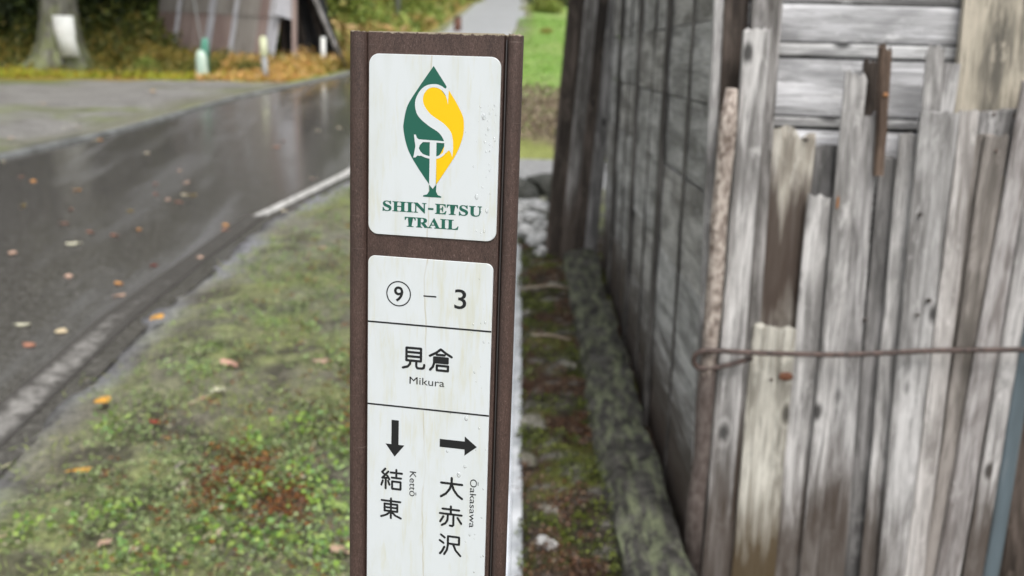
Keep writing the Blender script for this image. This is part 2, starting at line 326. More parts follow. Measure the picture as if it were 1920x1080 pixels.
# far kerb of the road, cast in lengths
kb = empty('road_kerb', label='low pale concrete kerb along the far side of the wet road', cat='kerb')
y0 = 5.0
while y0 < 19:
    y1 = y0 + .98
    xa, xb = float(roadL(y0)), float(roadL(y1)); w_ = .085
    v = [(xa, y0, g(y0) - .1), (xa, y0, g(y0) + .02), (xa - w_, y0, g(y0) + .025), (xa - w_, y0, g(y0) - .1),
         (xb, y1, g(y1) - .1), (xb, y1, g(y1) + .02), (xb - w_, y1, g(y1) + .025), (xb - w_, y1, g(y1) - .1)]
    link('kerb_block', mesh('kerb_block', v, [(0, 1, 5, 4), (1, 2, 6, 5), (2, 3, 7, 6), (3, 0, 4, 7), (3, 2, 1, 0), (4, 5, 6, 7)]), M['kerb'], kb)
    y0 += 1.0
# drain channel with water
dr = empty('drain_channel', label='narrow pale concrete drain channel carrying water beside the mossy strip', cat='drain')
y0 = .4
while y0 < 5.7:
    y1 = y0 + .59; v = []; 
    prof = [(-.22, .01), (-.17, .01), (-.16, -.035), (.012, -.035), (.016, -.014), (.045, -.012), (.045, -.12), (-.22, -.12)]
    for yy in (y0, y1): v += [(a, yy, g(yy) + b) for a, b in prof]
    n = len(prof); f = [(i, (i + 1) % n, n + (i + 1) % n, n + i) for i in range(n)] + [tuple(range(n))[::-1], tuple(range(n, 2 * n))]
    link('channel_block', mesh('channel_block', v, f), M['concrete'], dr); y0 += .6
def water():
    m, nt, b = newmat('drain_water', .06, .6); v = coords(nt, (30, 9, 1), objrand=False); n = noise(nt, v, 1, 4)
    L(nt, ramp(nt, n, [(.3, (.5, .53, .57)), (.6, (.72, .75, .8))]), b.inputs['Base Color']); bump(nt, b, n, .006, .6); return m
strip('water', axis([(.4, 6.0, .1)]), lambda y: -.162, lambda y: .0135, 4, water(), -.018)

# ------------------------------------------------------------------ signpost (local: x = across mm/1000, y = into the post, z = up; origin at top centre of the front face)
UX = Vector((.9762, -.2168, 0)); VZ = Vector((.0033, .0176, .9998)); 
UX = (UX - VZ * UX.dot(VZ)).normalized(); NY = VZ.cross(UX)
S0 = Vector((-.05563, .714, 1.36223))
sign = empty('trail_signpost', label='tall brown trail signpost with white plates, green and yellow leaf logo and black arrows', cat='signpost')
sign.matrix_world = Matrix(((UX.x, NY.x, VZ.x, S0.x), (UX.y, NY.y, VZ.y, S0.y), (UX.z, NY.z, VZ.z, S0.z), (0, 0, 0, 1)))
def postmat():
    m, nt, b = newmat('brown_recycled_plastic', .5, .5)
    v = coords(nt, (1500, 1500, 560), objrand=False); n = noise(nt, v, 1, 4, .7, 1.2); n2 = noise(nt, coords(nt, (60, 60, 14), objrand=False), 1, 4)
    c = ramp(nt, n, [(.36, (.034, .019, .015)), (.52, (.068, .04, .032)), (.64, (.11, .07, .058)), (.72, (.26, .2, .175))])
    c = mix(nt, 1., c, ramp(nt, n2, [(.3, .75), (.7, 1.25)]), 'MULTIPLY')
    tcn = N(nt, 'ShaderNodeTexCoord'); sp = N(nt, 'ShaderNodeSeparateXYZ'); L(nt, tcn.outputs['Object'], sp.inputs[0])
    nn = noise(nt, coords(nt, (260, 260, 260), objrand=False), 1, 4, .7)
    e = mth(nt, 'ADD', mth(nt, 'MULTIPLY', sp.outputs[2], 260), mth(nt, 'ADD', mth(nt, 'MULTIPLY', nn, 1.1), .25))
    c = mix(nt, ramp(nt, e, [(.45, 0), (.62, .9)]), c, (.42, .36, .26))     # chipped sawn edge
    wv = noise(nt, coords(nt, (12, 12, 900), objrand=False), 1, 3, .7)
    c = mix(nt, ramp(nt, wv, [(.66, 0), (.72, .35)]), c, (.3, .25, .22))
    L(nt, c, b.inputs['Base Color']); bump(nt, b, n, .0003, .8); return m
M['post'] = postmat()
def arc(cx, cy, rx, ry, a0, a1, n): return [(cx + rx * math.cos(R(a0 + (a1 - a0) * i / n)), cy - ry * math.sin(R(a0 + (a1 - a0) * i / n))) for i in range(n + 1)]
prof = [(-57, 28), (-61, 3)] + arc(-54.8, 3, 6.2, 6.5, 180, 20, 8) + [(-48.3, 3.2), (-47.6, 1.0), (46.6, 1.0), (47.2, 5), (49.2, 5), (49.6, 2.5)] + arc(54.2, 3, 5.0, 6.2, 150, -8, 8) + [(57.6, 9), (50, 28), (47, 31), (-54, 31)]
prof = [(a / 1000, b / 1000) for a, b in prof]
zs = [0, -.0012, -.004, -.02, -.3, -.7, -1.0, -1.36]
v = []
for k, zz in enumerate(zs):
    for a, b in prof:
        v.append((a * (.996 if k == 0 else 1), b, zz + (rnd.uniform(-.0009, .0003) if k == 0 else 0)))
n = len(prof); f = []
for k in range(len(zs) - 1):
    for i in range(n): f.append((k * n + i, k * n + (i + 1) % n, (k + 1) * n + (i + 1) % n, (k + 1) * n + i))
f.append(tuple(range(n))[::-1])
pm = mesh('post', v, f); bm = bmesh.new(); bm.from_mesh(pm); bmesh.ops.recalc_face_normals(bm, faces=bm.faces); bm.to_mesh(pm); bm.free()
link('post', pm, M['post'], sign)
# slim metal rod lying in the right hand groove
v, f = [], []
for zz in (-.004, -1.3):
    for i in range(8): v.append((.0482 + .0007 * math.cos(i * math.pi / 4), .0022 + .0007 * math.sin(i * math.pi / 4), zz))
for i in range(8): f.append((i, (i + 1) % 8, 8 + (i + 1) % 8, 8 + i))
mm, nt_, b_ = newmat('dark_metal_strip', .3); b_.inputs['Base Color'].default_value = (.12, .11, .11, 1); b_.inputs['Metallic'].default_value = .7
link('groove_strip', mesh('groove_strip', v, f, True), mm, sign)
def platemat():
    m, nt, b = newmat('white_plate', .28, .5)
    s = noise(nt, coords(nt, (260, 260, 26)), 1, 4, .65, .6); s2 = noise(nt, coords(nt, (60, 60, 16)), 1, 4, .6); s3 = noise(nt, coords(nt, (20, 20, 9)), 1, 2)
    k = mth(nt, 'MULTIPLY', s, mth(nt, 'ADD', s2, mth(nt, 'MULTIPLY', s3, .5)))
    c = mix(nt, ramp(nt, k, [(.4, 0), (.66, .5)]), (.66, .7, .715), (.58, .55, .33))
    c = mix(nt, ramp(nt, s2, [(.45, 0), (.72, .4)]), c, (.56, .59, .54))
    tcn = N(nt, 'ShaderNodeTexCoord'); sp = N(nt, 'ShaderNodeSeparateXYZ'); L(nt, tcn.outputs['Object'], sp.inputs[0])
    wb = noise(nt, coords(nt, (0, 0, 14), objrand=False), 1, 3)
    d = mth(nt, 'ABSOLUTE', mth(nt, 'SUBTRACT', mth(nt, 'ADD', sp.outputs[0], .0035), mth(nt, 'MULTIPLY', mth(nt, 'SUBTRACT', wb, .5), .012)))
    c = mix(nt, mth(nt, 'MULTIPLY', ramp(nt, mth(nt, 'MULTIPLY', d, 1000), [(.15, .55), (.75, 0)]), ramp(nt, s, [(.4, .2), (.6, 1)])), c, (.45, .4, .28))
    L(nt, c, b.inputs['Base Color']); bump(nt, b, s2, .0003, .3); return m
M['plate'] = platemat()
def colmat(name, c, rough=.35):
    m, nt, b = newmat(name, rough); b.inputs['Base Color'].default_value = (*c, 1); return m
M['ink'] = colmat('black_print', (.012, .013, .014)); M['inkgreen'] = colmat('green_print', (.012, .11, .075)); M['inkyellow'] = colmat('yellow_print', (.88, .54, .0)); M['inkwhite'] = colmat('white_print', (.66, .7, .715))
def mm3(u, v_, y): return (u / 1000, y / 1000, -v_ / 1000)
def plate(name, u0, u1, v0, v1, rad, y0=1.0, th=1.1):
    pts = []
    for cx, cy, a in ((u1 - rad, v0 + rad, 0), (u0 + rad, v0 + rad, 90), (u0 + rad, v1 - rad, 180), (u1 - rad, v1 - rad, 270)):
        for i in range(9): t = R(a + 90 * i / 8); pts.append((cx + rad * math.cos(t), cy - rad * math.sin(t)))
    n = len(pts); ins = [(p[0] + (.25 if p[0] < (u0 + u1) / 2 else -.25), p[1] + (.25 if p[1] < (v0 + v1) / 2 else -.25)) for p in pts]
    v = [mm3(a, b, y0) for a, b in pts] + [mm3(a, b, y0 - th + .25) for a, b in pts] + [mm3(a, b, y0 - th) for a, b in ins]
    f = [(k * n + i, k * n + (i + 1) % n, (k + 1) * n + (i + 1) % n, (k + 1) * n + i) for k in (0, 1) for i in range(n)] + [tuple(range(2 * n, 3 * n))]
    me = mesh(name, v, f); bm = bmesh.new(); bm.from_mesh(me); bmesh.ops.recalc_face_normals(bm, faces=bm.faces); bm.to_mesh(me); bm.free()
    return link(name, me, M['plate'], sign)
PF = 1.0 - 1.1
pl1 = plate('sign_plate', -46.7, 45.3, 15.1, 138.2, 7); pl1['label'] = 'white plate with leaf emblem and trail name'
pl2 = plate('sign_plate', -46.7, 44.0, 153.6, 520, 5); pl2['label'] = 'long white plate with place names and arrows'
def poly(name, pts, y, mat, parent):
    tri = tessellate_polygon([[Vector((a, b, 0)) for a, b in pts]])
    return link(name, mesh(name, [mm3(a, b, PF - y) for a, b in pts], tri), mat, parent)
def cr(pts, k=5):
    """smooth open curve through the points"""
    out = []; P = [pts[0]] + list(pts) + [pts[-1]]
    for i in range(1, len(P) - 2):
        p0, p1, p2, p3 = P[i - 1:i + 3]
        for j in range(k):
            t = j / k
            out.append(tuple(.5 * (2 * p1[q] + (p2[q] - p0[q]) * t + (2 * p0[q] - 5 * p1[q] + 4 * p2[q] - p3[q]) * t * t + (3 * p1[q] - p0[q] - 3 * p2[q] + p3[q]) * t ** 3) for q in (0, 1)))
    return out + [pts[-1]]
leafR = cr([(-1.0, 22.1), (3.6, 28.6), (8.2, 35.2), (15.2, 45.6), (19.8, 54.3), (20.9, 61.6), (20.0, 69.1), (16.4, 78.9), (10.3, 89.0), (2.7, 100.7)])
leafL = cr([(-1.0, 22.1), (-11.0, 36.3), (-18.7, 48.4), (-21.4, 59.0), (-21.5, 66.4), (-18.3, 78.3), (-11.8, 89.3), (-2.9, 101.3)])
emb = poly('emblem', leafR + [(-.1, 104.1)] + leafL[::-1][:-1], .12, M['inkgreen'], pl1)
yel = cr([(9.4, 36.9), (15.2, 45.6), (19.9, 54.3), (20.9, 61.6), (20.0, 69.1), (16.4, 78.9), (10.3, 89.0), (2.2, 101.2)])
poly('emblem_yellow_half', yel + [(1.9, 84), (5, 80), (9, 72), (5, 63), (-5, 56), (-10, 47), (-9, 40), (-4, 35.8), (3, 35.6), (8, 42)], .2, M['inkyellow'], emb)
Sr = cr([(9.4, 47.3), (8.4, 42.8), (5.6, 38.4), (1.5, 36.4), (-3.2, 36.6), (-6.8, 39.8), (-8.1, 44.3), (-6.9, 48.7), (-2.9, 53.7), (3, 57.6), (6.9, 60), (11.4, 64.6), (13.2, 69.4), (13.7, 75.3), (13.3, 82.2)])
Sl = cr([(12.2, 79.2), (10.8, 77.8), (8.6, 79.6), (6.9, 79.2), (7.5, 74.5), (6.5, 69.9), (2.8, 65.7), (-4.3, 61.5), (-10.7, 56.3), (-13.2, 51.2), (-13.4, 45.3), (-11.1, 40.0), (-7.6, 36.2), (-3.2, 34.3), (1.4, 34.1), (4.6, 35.0), (7.6, 36.6), (8.6, 35.2), (9.8, 35.6)])
poly('emblem_letter_s', Sr + Sl + [(9.9, 38)], .3, M['inkwhite'], emb)
def ribbon(name, pts, wd, y, mat, parent):
    v, f = [], []
    for i, (a, b) in enumerate(pts):
        p, q = pts[max(0, i - 1)], pts[min(len(pts) - 1, i + 1)]; dx, dy = q[0] - p[0], q[1] - p[1]; l = math.hypot(dx, dy) or 1
        h = wd[i] / 2 if isinstance(wd, list) else wd / 2
        v += [mm3(a - dy / l * h, b + dx / l * h, PF - y), mm3(a + dy / l * h, b - dx / l * h, PF - y)]
    for i in range(len(pts) - 1): f.append((2 * i, 2 * i + 1, 2 * i + 3, 2 * i + 2))
    return link(name, mesh(name, v, f), mat, parent)
rg = cr([(-12.2, 80.6), (-9.0, 81.3), (-5.2, 82.6), (-.5, 83.3), (3.8, 82.4), (7.0, 80.2), (8.6, 77.4)], 4)
ribbon('emblem_ring', rg, 1.7, .36, M['inkwhite'], emb)
t_ = [(-14.1, 68.1), (-12.7, 68.1), (-12.0, 70.2), (-10.6, 71.2), (8.2, 71.7), (8.2, 73.0), (2.0, 72.9), (2.0, 101.4), (-.1, 104.3), (-2.7, 101.6), (-2.7, 72.8), (-7.6, 72.9), (-9.7, 75), (-10.4, 77.4), (-9.2, 79.4), (-7.6, 80.9), (-9.4, 82.4), (-11.4, 82.2), (-12.8, 83.6), (-14.3, 83.7), (-12.9, 76)]
poly('emblem_letter_t', t_, .42, M['inkwhite'], emb)
poly('emblem_foot', [(-2.9, 101.3), (-.1, 104.3), (2.4, 101.4), (2.2, 106.0), (3.4, 108.4), (6, 109.3), (6, 110.1), (-7, 110.1), (-7, 109.2), (-4.2, 108.4), (-2.6, 106)], .16, M['inkgreen'], emb)
def lettering(name, s, u0, u1, v0, v1, mat, parent, off=0., rot=0, y=.15):
    cu = bpy.data.curves.new(name, 'FONT'); cu.body = s; cu.offset = off; cu.resolution_u = 4; cu.fill_mode = 'FRONT'
    o = bpy.data.objects.new('tmp_text', cu); COL.objects.link(o); bpy.context.view_layer.update()
    me = bpy.data.meshes.new_from_object(o.evaluated_get(bpy.context.evaluated_depsgraph_get())); bpy.data.objects.remove(o)
    P = np.array([p.co[:2] for p in me.vertices]); X_, Y_ = P[:, 0], -P[:, 1]
    if rot == 90: X_, Y_ = -Y_, X_                       # reads downwards
    X_ = (X_ - X_.min()) / (np.ptp(X_) or 1); Y_ = (Y_ - Y_.min()) / (np.ptp(Y_) or 1)
    for p, a, b in zip(me.vertices, X_, Y_): p.co = mm3(u0 + a * (u1 - u0), v0 + b * (v1 - v0), PF - y)
    me.materials.clear(); me.name = name
    return link(name, me, mat, parent)
def bold(s): return ''.join(chr(0x1D400 + ord(c) - 65) if 'A' <= c <= 'Z' else c for c in s)
lettering('trail_name', bold('SHIN'), -36.2, -4.4, 114.3, 121.6, M['inkgreen'], pl1, .012)
poly('trail_name_hyphen', [(-3.3, 117.6), (.6, 117.6), (.6, 118.9), (-3.3, 118.9)], .15, M['inkgreen'], pl1)
lettering('trail_name', bold('ETSU'), 1.6, 34.9, 114.3, 121.6, M['inkgreen'], pl1, .012)
lettering('trail_name', bold('TRAIL'), -20.0, 18.7, 124.6, 131.6, M['inkgreen'], pl1, .012)
def rule(v_): poly('ruled_line', [(-46.7, v_ - .6), (44, v_ - .6), (44, v_ + .6), (-46.7, v_ + .6)], .13, M['ink'], pl2)
rule(201.3); rule(262.5)
ci = [(-23.9 + 8.7 * math.cos(t * math.pi / 20), 179.6 + 8.7 * math.sin(t * math.pi / 20)) for t in range(41)]
ribbon('number_circle', ci, .85, .14, M['ink'], pl2)
lettering('number', '9', -27.3, -20.4, 174.3, 185.3, M['ink'], pl2, .012)
poly('dash', [(-5.6, 179.2), (3.8, 179.2), (3.8, 180.2), (-5.6, 180.2)], .14, M['ink'], pl2)
lettering('number', '3', 16.9, 25.5, 173.0, 187.0, M['ink'], pl2, .004)
KJ = {
 '見': '.18,.05 .18,.62;.18,.05 .82,.05 .82,.62;.18,.24 .82,.24;.18,.43 .82,.43;.18,.62 .82,.62;.36,.62 .34,.78 .24,.9 .03,.97;.62,.62 .62,.86 .67,.94 .88,.94 .95,.9 .97,.77',
 '倉': '.5,.02 .3,.19 .03,.34;.5,.02 .72,.18 .97,.32;.33,.27 .67,.27;.22,.4 .8,.4 .8,.61 .22,.61;.22,.505 .8,.505;.22,.4 .22,.64 .17,.82 .05,.96;.34,.75 .82,.75 .82,.96 .34,.96 .34,.75',
 '結': '.22,.03 .07,.2 .22,.33;.36,.15 .08,.48 .38,.45;.31,.35 .41,.52;.24,.48 .24,.97;.11,.6 .04,.82;.35,.6 .42,.78;.47,.18 .99,.18;.73,.03 .73,.42;.52,.42 .95,.42;.54,.6 .93,.6 .93,.95 .54,.95 .54,.6',
 '東': '.06,.15 .94,.15;.5,.02 .5,.98;.2,.3 .8,.3 .8,.64 .2,.64 .2,.3;.2,.47 .8,.47;.48,.66 .3,.83 .04,.94;.52,.66 .7,.83 .97,.94',
 '大': '.04,.3 .96,.3;.5,.03 .5,.3 .42,.56 .25,.8 .04,.95;.5,.3 .6,.58 .77,.82 .97,.96',
 '赤': '.14,.17 .86,.17;.5,.02 .5,.4;.03,.4 .97,.4;.38,.4 .36,.7 .28,.86 .12,.97;.62,.4 .62,.9 .58,.96 .47,.95;.18,.54 .05,.8;.8,.54 .96,.8',
 '沢': '.08,.06 .25,.18;.03,.33 .2,.44;.05,.95 .14,.84 .24,.62;.4,.1 .9,.1 .9,.44 .4,.44;.4,.1 .4,.5 .36,.75 .24,.96;.63,.44 .75,.72 .97,.96'}
def kanji(s, u0, u1, v0, v1, wd=1.75):
    vs, fs = [], []
    for k, st_ in enumerate(KJ[s].split(';')):
        P = [(u0 + wd * .4 + float(a.split(',')[0]) * (u1 - u0 - wd * .8), v0 + wd * .4 + float(a.split(',')[1]) * (v1 - v0 - wd * .8)) for a in st_.split()]
        yy = PF - .15 - k * .004
        for p, q_ in zip(P, P[1:]):
            dx, dy = q_[0] - p[0], q_[1] - p[1]; l = math.hypot(dx, dy); ex, ey = -dy / l * wd / 2, dx / l * wd / 2; b0 = len(vs)
            vs += [mm3(p[0] + ex, p[1] + ey, yy), mm3(p[0] - ex, p[1] - ey, yy), mm3(q_[0] - ex, q_[1] - ey, yy), mm3(q_[0] + ex, q_[1] + ey, yy)]; fs.append((b0, b0 + 1, b0 + 2, b0 + 3))
        for p in P:
            b0 = len(vs); vs += [mm3(p[0] + wd / 2 * math.cos(i * math.pi / 5), p[1] + wd / 2 * math.sin(i * math.pi / 5), yy - .001) for i in range(10)]; fs.append(tuple(range(b0, b0 + 10)))
    link('place_name', mesh('place_name', vs, fs), M['ink'], pl2)
kanji('見', -21.3, -3.0, 216.6, 234.2); kanji('倉', -1.4, 17.0, 216.2, 234.0)
lettering('romanised_name', 'Mikura', -15, 10.9, 239.3, 244.6, M['ink'], pl2, .0)
kanji('結', -36.9, -19.0, 309.8, 327.2, 1.6); kanji('東', -36.9, -19.2, 332.6, 349.9, 1.6)
kanji('大', 8.6, 27.0, 310.9, 328.5); kanji('赤', 8.3, 27.0, 333.0, 350.3, 1.65); kanji('沢', 8.6, 26.7, 355.0, 373.0, 1.65)
lettering('romanised_name', 'Kettō', -14, -8.8, 310.7, 329.8, M['ink'], pl2, .0, 90)
lettering('romanised_name', 'Ōakasawa', 31.6, 37.7, 311.2, 348.4, M['ink'], pl2, .0, 90)
poly('down_arrow', [(-28.2, 273), (-22.7, 273), (-22.7, 291.5), (-18.3, 291.5), (-25.6, 300.8), (-32.6, 291.5), (-28.2, 291.5)], .14, M['ink'], pl2)
poly('right_arrow', [(8.3, 283.4), (26.8, 283.4), (26.8, 279.6), (35.8, 286.6), (26.8, 294), (26.8, 289.4), (8.3, 289.4)], .14, M['ink'], pl2)
# rain drops on the plates, many and tiny
v, f = [], []
def drop(u, v_, r, el=1.):
    b0 = len(v); rr = [1, .8, .45]; hh = [0, .3, .45]
    for q in range(3):
        for i in range(10): t = i * math.pi / 5; v.append(mm3(u + r * rr[q] * math.cos(t), v_ + r * rr[q] * math.sin(t) * el, PF - .05 - r * hh[q]))
    v.append(mm3(u, v_, PF - .05 - r * .5))
    for q in (0, 1):
        for i in range(10): f.append((b0 + q * 10 + i, b0 + q * 10 + (i + 1) % 10, b0 + q * 10 + 10 + (i + 1) % 10, b0 + q * 10 + 10 + i))
    for i in range(10): f.append((b0 + 20 + i, b0 + 20 + (i + 1) % 10, b0 + 30))
for i in range(70):
    u = 43 - abs(rnd.gauss(0, 9)); vv = rnd.choice([rnd.uniform(45, 135), rnd.uniform(45, 90), rnd.uniform(160, 400)])
    if u > -40: drop(u, vv, rnd.uniform(.22, .75), rnd.uniform(1, 1.7))
for u, vv, r in ((34.6, 54, 2.0), (38, 62, 1.2), (31, 108, 1.7), (38.5, 117, 1.6), (27.5, 262 + 4, 1.7), (27.5, 302, 1.4), (23, 309, 1.9), (37, 131, 1.2), (14, 292, 1.1)): drop(u, vv, r * .8, 1.4)
gm, nt_, b_ = newmat('clear_water', .03); b_.inputs['Transmission Weight'].default_value = 1; b_.inputs['IOR'].default_value = 1.33; b_.inputs['Base Color'].default_value = (1, 1, 1, 1)
md = mesh('water_drops', v, f, True); od = link('water_drops', md, gm, None); od.matrix_world = sign.matrix_world
tag(od, 'clear rain drops clinging to the white sign plates', 'water drops', kind='stuff')

# ------------------------------------------------------------------ boards
def board_mesh(name, Lz, wb, wt, th, ragged=0., wob=.0025, nz=4, nx_=6):
    """local: x across, y thickness (front at y=0), z from 0 (bottom) to Lz"""
    v, f = [], []; n = nx_ + 1; ph = rnd.uniform(0, 9)
    cutx = rnd.uniform(-1, 1)
    for k in range(nz + 1):
        t = k / nz; W = wb + (wt - wb) * t; ox = math.sin(ph + t * 2.6) * wob; oy = math.cos(ph * 1.7 + t * 2.2) * wob
        e1 = rnd.uniform(-wob, wob) * .6; e2 = rnd.uniform(-wob, wob) * .6
        for side in (0, 1):
            for i in range(n):
                s = i / nx_; x = -W / 2 + W * s + ox + (e1 if i == 0 else e2 if i == n - 1 else 0)
                zz = t * Lz
                if k == nz: zz += ragged * (W * .8 * (rnd.random() ** 2 - .6) + cutx * (s - .5) * W * .5)
                y = oy + (0 if side == 0 else th)
                if side == 0 and i in (0, n - 1): y += min(.003, th * .25)
                v.append((x, y, zz))
    m = 2 * n
    for k in range(nz):
        a = k * m; b = a + m
        for i in range(nx_):
            f.append((a + i, a + i + 1, b + i + 1, b + i)); f.append((a + n + i + 1, a + n + i, b + n + i, b + n + i + 1))
        f.append((a + n, a, b, b + n)); f.append((a + nx_, a + n + nx_, b + n + nx_, b + nx_))
    for i in range(nx_):
        f.append((nz * m + i, nz * m + i + 1, nz * m + n + i + 1, nz * m + n + i)); f.append((i + 1, i, n + i, n + i + 1))
    me = mesh(name, v, f); me.polygons.foreach_set('use_smooth', [False] * len(me.polygons)); return me
def stand(name, xt, zt, xb, zb, wt, wb, Y, mat, ragged=0, th=.02, parent=None, nz=6):
    wt *= 1.07; wb *= 1.07; Lz = math.hypot(xt - xb, zt - zb); a = math.atan2(xt - xb, zt - zb)
    return link(name, board_mesh(name, Lz, wb, wt, th, ragged, nz=nz), M[mat], parent, (xb, Y, zb), (0, a, 0))
shed = empty('weathered_shed', (0, 0, 0), label='old weathered wooden shed with dark grey board side wall and pale plank front', cat='shed')
BOARDS=[
 ('P', 0.424, 2.5, 0.478, 0.07, 0.02, 0.022, 2.425, 'grey_mid', 0, 'corner_trim'),
 ('P', 0.469, 2.5, 0.527, 0.07, 0.053, 0.049, 2.455, 'brown_dark', 0, 'corner_post'),
 ('P', 0.526, 1.42, 0.523, 0.07, 0.053, 0.053, 2.385, 'grey_light', 0.3, 'corner_board'),
 ('P', 0.531, 2.5, 0.578, 0.07, 0.073, 0.05, 2.42, 'grey_brown', 0, 'corner_board'),
 ('T', 0.642, 1.192, 0.63, 0.07, 0.097, 0.097, 2.432, 'rotten', 0.5, 'wide beige board rotted dark brown below, right of the grey corner boards'),
 ('T', 0.63, 0.737, 0.625, 0.07, 0.095, 0.1, 2.405, 'cream', 0.2, 'short cream board with a reddish knot and stained foot, left end of the rod'),
 ('T', 0.72, 1.163, 0.744, 0.07, 0.053, 0.057, 2.446, 'grey_dark', 0.1, 'narrow dark grey board with a square top behind the beige rotted one'),
 ('T', 0.704, 1.051, 0.713, 0.07, 0.05, 0.072, 2.41, 'grey_light', 0.3, 'light grey split board with a low top beside the short cream board'),
 ('T', 0.758, 1.332, 0.758, 0.07, 0.045, 0.037, 2.395, 'grey_light', 0.6, 'tall thin pale board with an orange stain below its middle'),
 ('T', 0.809, 1.359, 0.824, 1.081, 0.036, 0.037, 2.452, 'brown_dark', 0.6, 'short dark brown board behind the tall thin pale one'),
 ('T', 0.802, 1.238, 0.817, 0.07, 0.048, 0.074, 2.415, 'grey_mid', 0.3, 'grey board with a square top left of the brown stick'),
 ('T', 0.82, 1.392, 0.828, 1.101, 0.026, 0.016, 2.39, 'brown', 0.8, 'thin brown stick with an orange knot rising between the boards'),
 ('T', 0.867, 1.143, 0.885, 0.07, 0.044, 0.048, 2.425, 'grey_dark', 0.3, 'low grey board darkened by damp under the brown stick'),
 ('T', 0.9, 1.197, 0.926, 0.07, 0.053, 0.055, 2.405, 'grey_light', 0.2, 'pale board with a straight cut top right of the brown stick'),
 ('T', 0.931, 1.393, 0.976, 0.07, 0.037, 0.043, 2.397, 'grey_light', 1.0, 'grey board with a whitish splintered tip, tallest beside the wide gap'),
 ('T', 0.974, 1.358, 0.967, 0.628, 0.037, 0.028, 2.41, 'grey_mid', 0.2, 'grey board with a dark slot below its top, left of the long gap'),
 ('T', 0.949, 1.25, 0.963, 0.07, 0.08, 0.062, 2.375, 'grey_mid2', 0.1, 'wide grey board with several knots, left of the long dark gap'),
 ('T', 1.016, 1.254, 1.022, 0.07, 0.038, 0.045, 2.385, 'cream_pink', 0.1, 'pinkish white board just right of the long dark gap'),
 ('T', 1.093, 1.256, 1.097, 1.105, 0.091, 0.086, 2.42, 'grey_mid', 0.1, 'short grey cross board with nail holes under the tan panel'),
 ('T', 1.094, 1.204, 1.074, 0.07, 0.049, 0.048, 2.4, 'taupe', 0.3, 'smooth taupe board standing under the short nailed grey board'),
 ('T', 1.062, 1.203, 1.045, 0.07, 0.039, 0.045, 2.41, 'taupe', 0.3, 'slim taupe board between the pinkish white board and its smooth neighbour'),
 ('P', 1.045, 2.5, 1.096, 0.07, 0.109, 0.136, 2.447, 'tan', 0, 'cladding_board'),
 ('P', 1.163, 2.5, 1.213, 0.07, 0.101, 0.122, 2.45, 'tan', 0, 'cladding_board'),
 ('T', 1.154, 1.325, 1.103, 0.07, 0.042, 0.056, 2.39, 'grey_pink', 0.5, 'pinkish grey board with brown flecks, left of the two rightmost grey ones'),
 ('T', 1.198, 1.361, 1.171, 0.07, 0.039, 0.045, 2.395, 'grey_light', 0.5, 'slender light grey board left of the blue strip'),
 ('T', 1.228, 0.823, 1.218, 0.07, 0.031, 0.035, 2.4, 'blue', 0.0, 'narrow faded blue painted strip at the right side of the picture'),
 ('T', 1.26, 1.11, 1.319, 0.07, 0.135, 0.135, 2.42, 'brown_dark', 0.4, 'dark brown board right of the blue strip, at the picture edge'),
]

grp = 'boards stacked upright behind the iron rod'
for k, xt, zt, xb, zb, wt, wb, Y, m, r, l in BOARDS:
    if k == 'P': stand(l, xt, zt, xb, zb, wt, wb, Y, m, r, .022, shed)
    else: tag(stand('upright_board', xt, zt, xb, zb, wt, wb, Y, m, r, .011 if zt < 1.3 or m != 'brown' else .02), l, 'board', grp)
KN = {'orange': simple('orange_knot', (.2, .085, .03), (.42, .2, .08), (90, 90, 90)), 'dark': simple('dark_knot', (.02, .016, .013), (.09, .075, .065), (90, 90, 90)), 'red': simple('red_brown_knot', (.1, .035, .02), (.25, .11, .06), (90, 90, 90)), 'nail': simple('rusty_nail', (.05, .035, .03), (.16, .11, .09), (200, 200, 200))}
UB = [o for o in COL.objects if o.name.startswith('upright_board')]
def knot(word, pos, rx, rz, m, name='knot'):
    b_ = [o for o in UB if word in o['label']][0]
    v = [(0, -.0035, 0)] + [(rx * r_ * math.cos(i * math.pi / 6) * (1 + .15 * math.sin(3 * i)), -.0032 if r_ < .8 else -.0008, rz * r_ * math.sin(i * math.pi / 6)) for r_ in (.6, 1) for i in range(12)]
    f = [(0, 1 + (i + 1) % 12, 1 + i) for i in range(12)] + [(1 + i, 1 + (i + 1) % 12, 13 + (i + 1) % 12, 13 + i) for i in range(12)]
    bpy.context.view_layer.update(); o = link(name, mesh(name, v, f, True), KN[m], b_); o.matrix_local = b_.matrix_world.inverted() @ Matrix.Translation(pos)
knot('tall thin pale', (.742, 2.3915, 1.037), .003, .016, 'orange', 'stain')
knot('thin brown stick', (.824, 2.3865, 1.283), .0055, .0055, 'orange')
knot('short cream board', (.662, 2.4015, .614), .017, .011, 'red'); knot('short cream board', (.628, 2.4015, .604), .004, .004, 'nail', 'nail')
knot('short grey cross', (1.085, 2.4165, 1.246), .004, .004, 'nail', 'nail_hole'); knot('short grey cross', (1.132, 2.4165, 1.244), .004, .004, 'nail', 'nail_hole')
knot('wide grey board', (.926, 2.3715, 1.018), .006, .005, 'dark'); knot('wide grey board', (.969, 2.3715, .817), .007, .006, 'dark'); knot('wide grey board', (.947, 2.3715, .782), .006, .004, 'dark')
knot('wide beige board', (.665, 2.4285, 1.175), .007, .004, 'dark'); knot('grey board with a square', (.84, 2.4115, .757), .006, .005, 'dark')
knot('smooth taupe', (1.092, 2.3965, 1.165), .004, .004, 'nail', 'nail_hole')
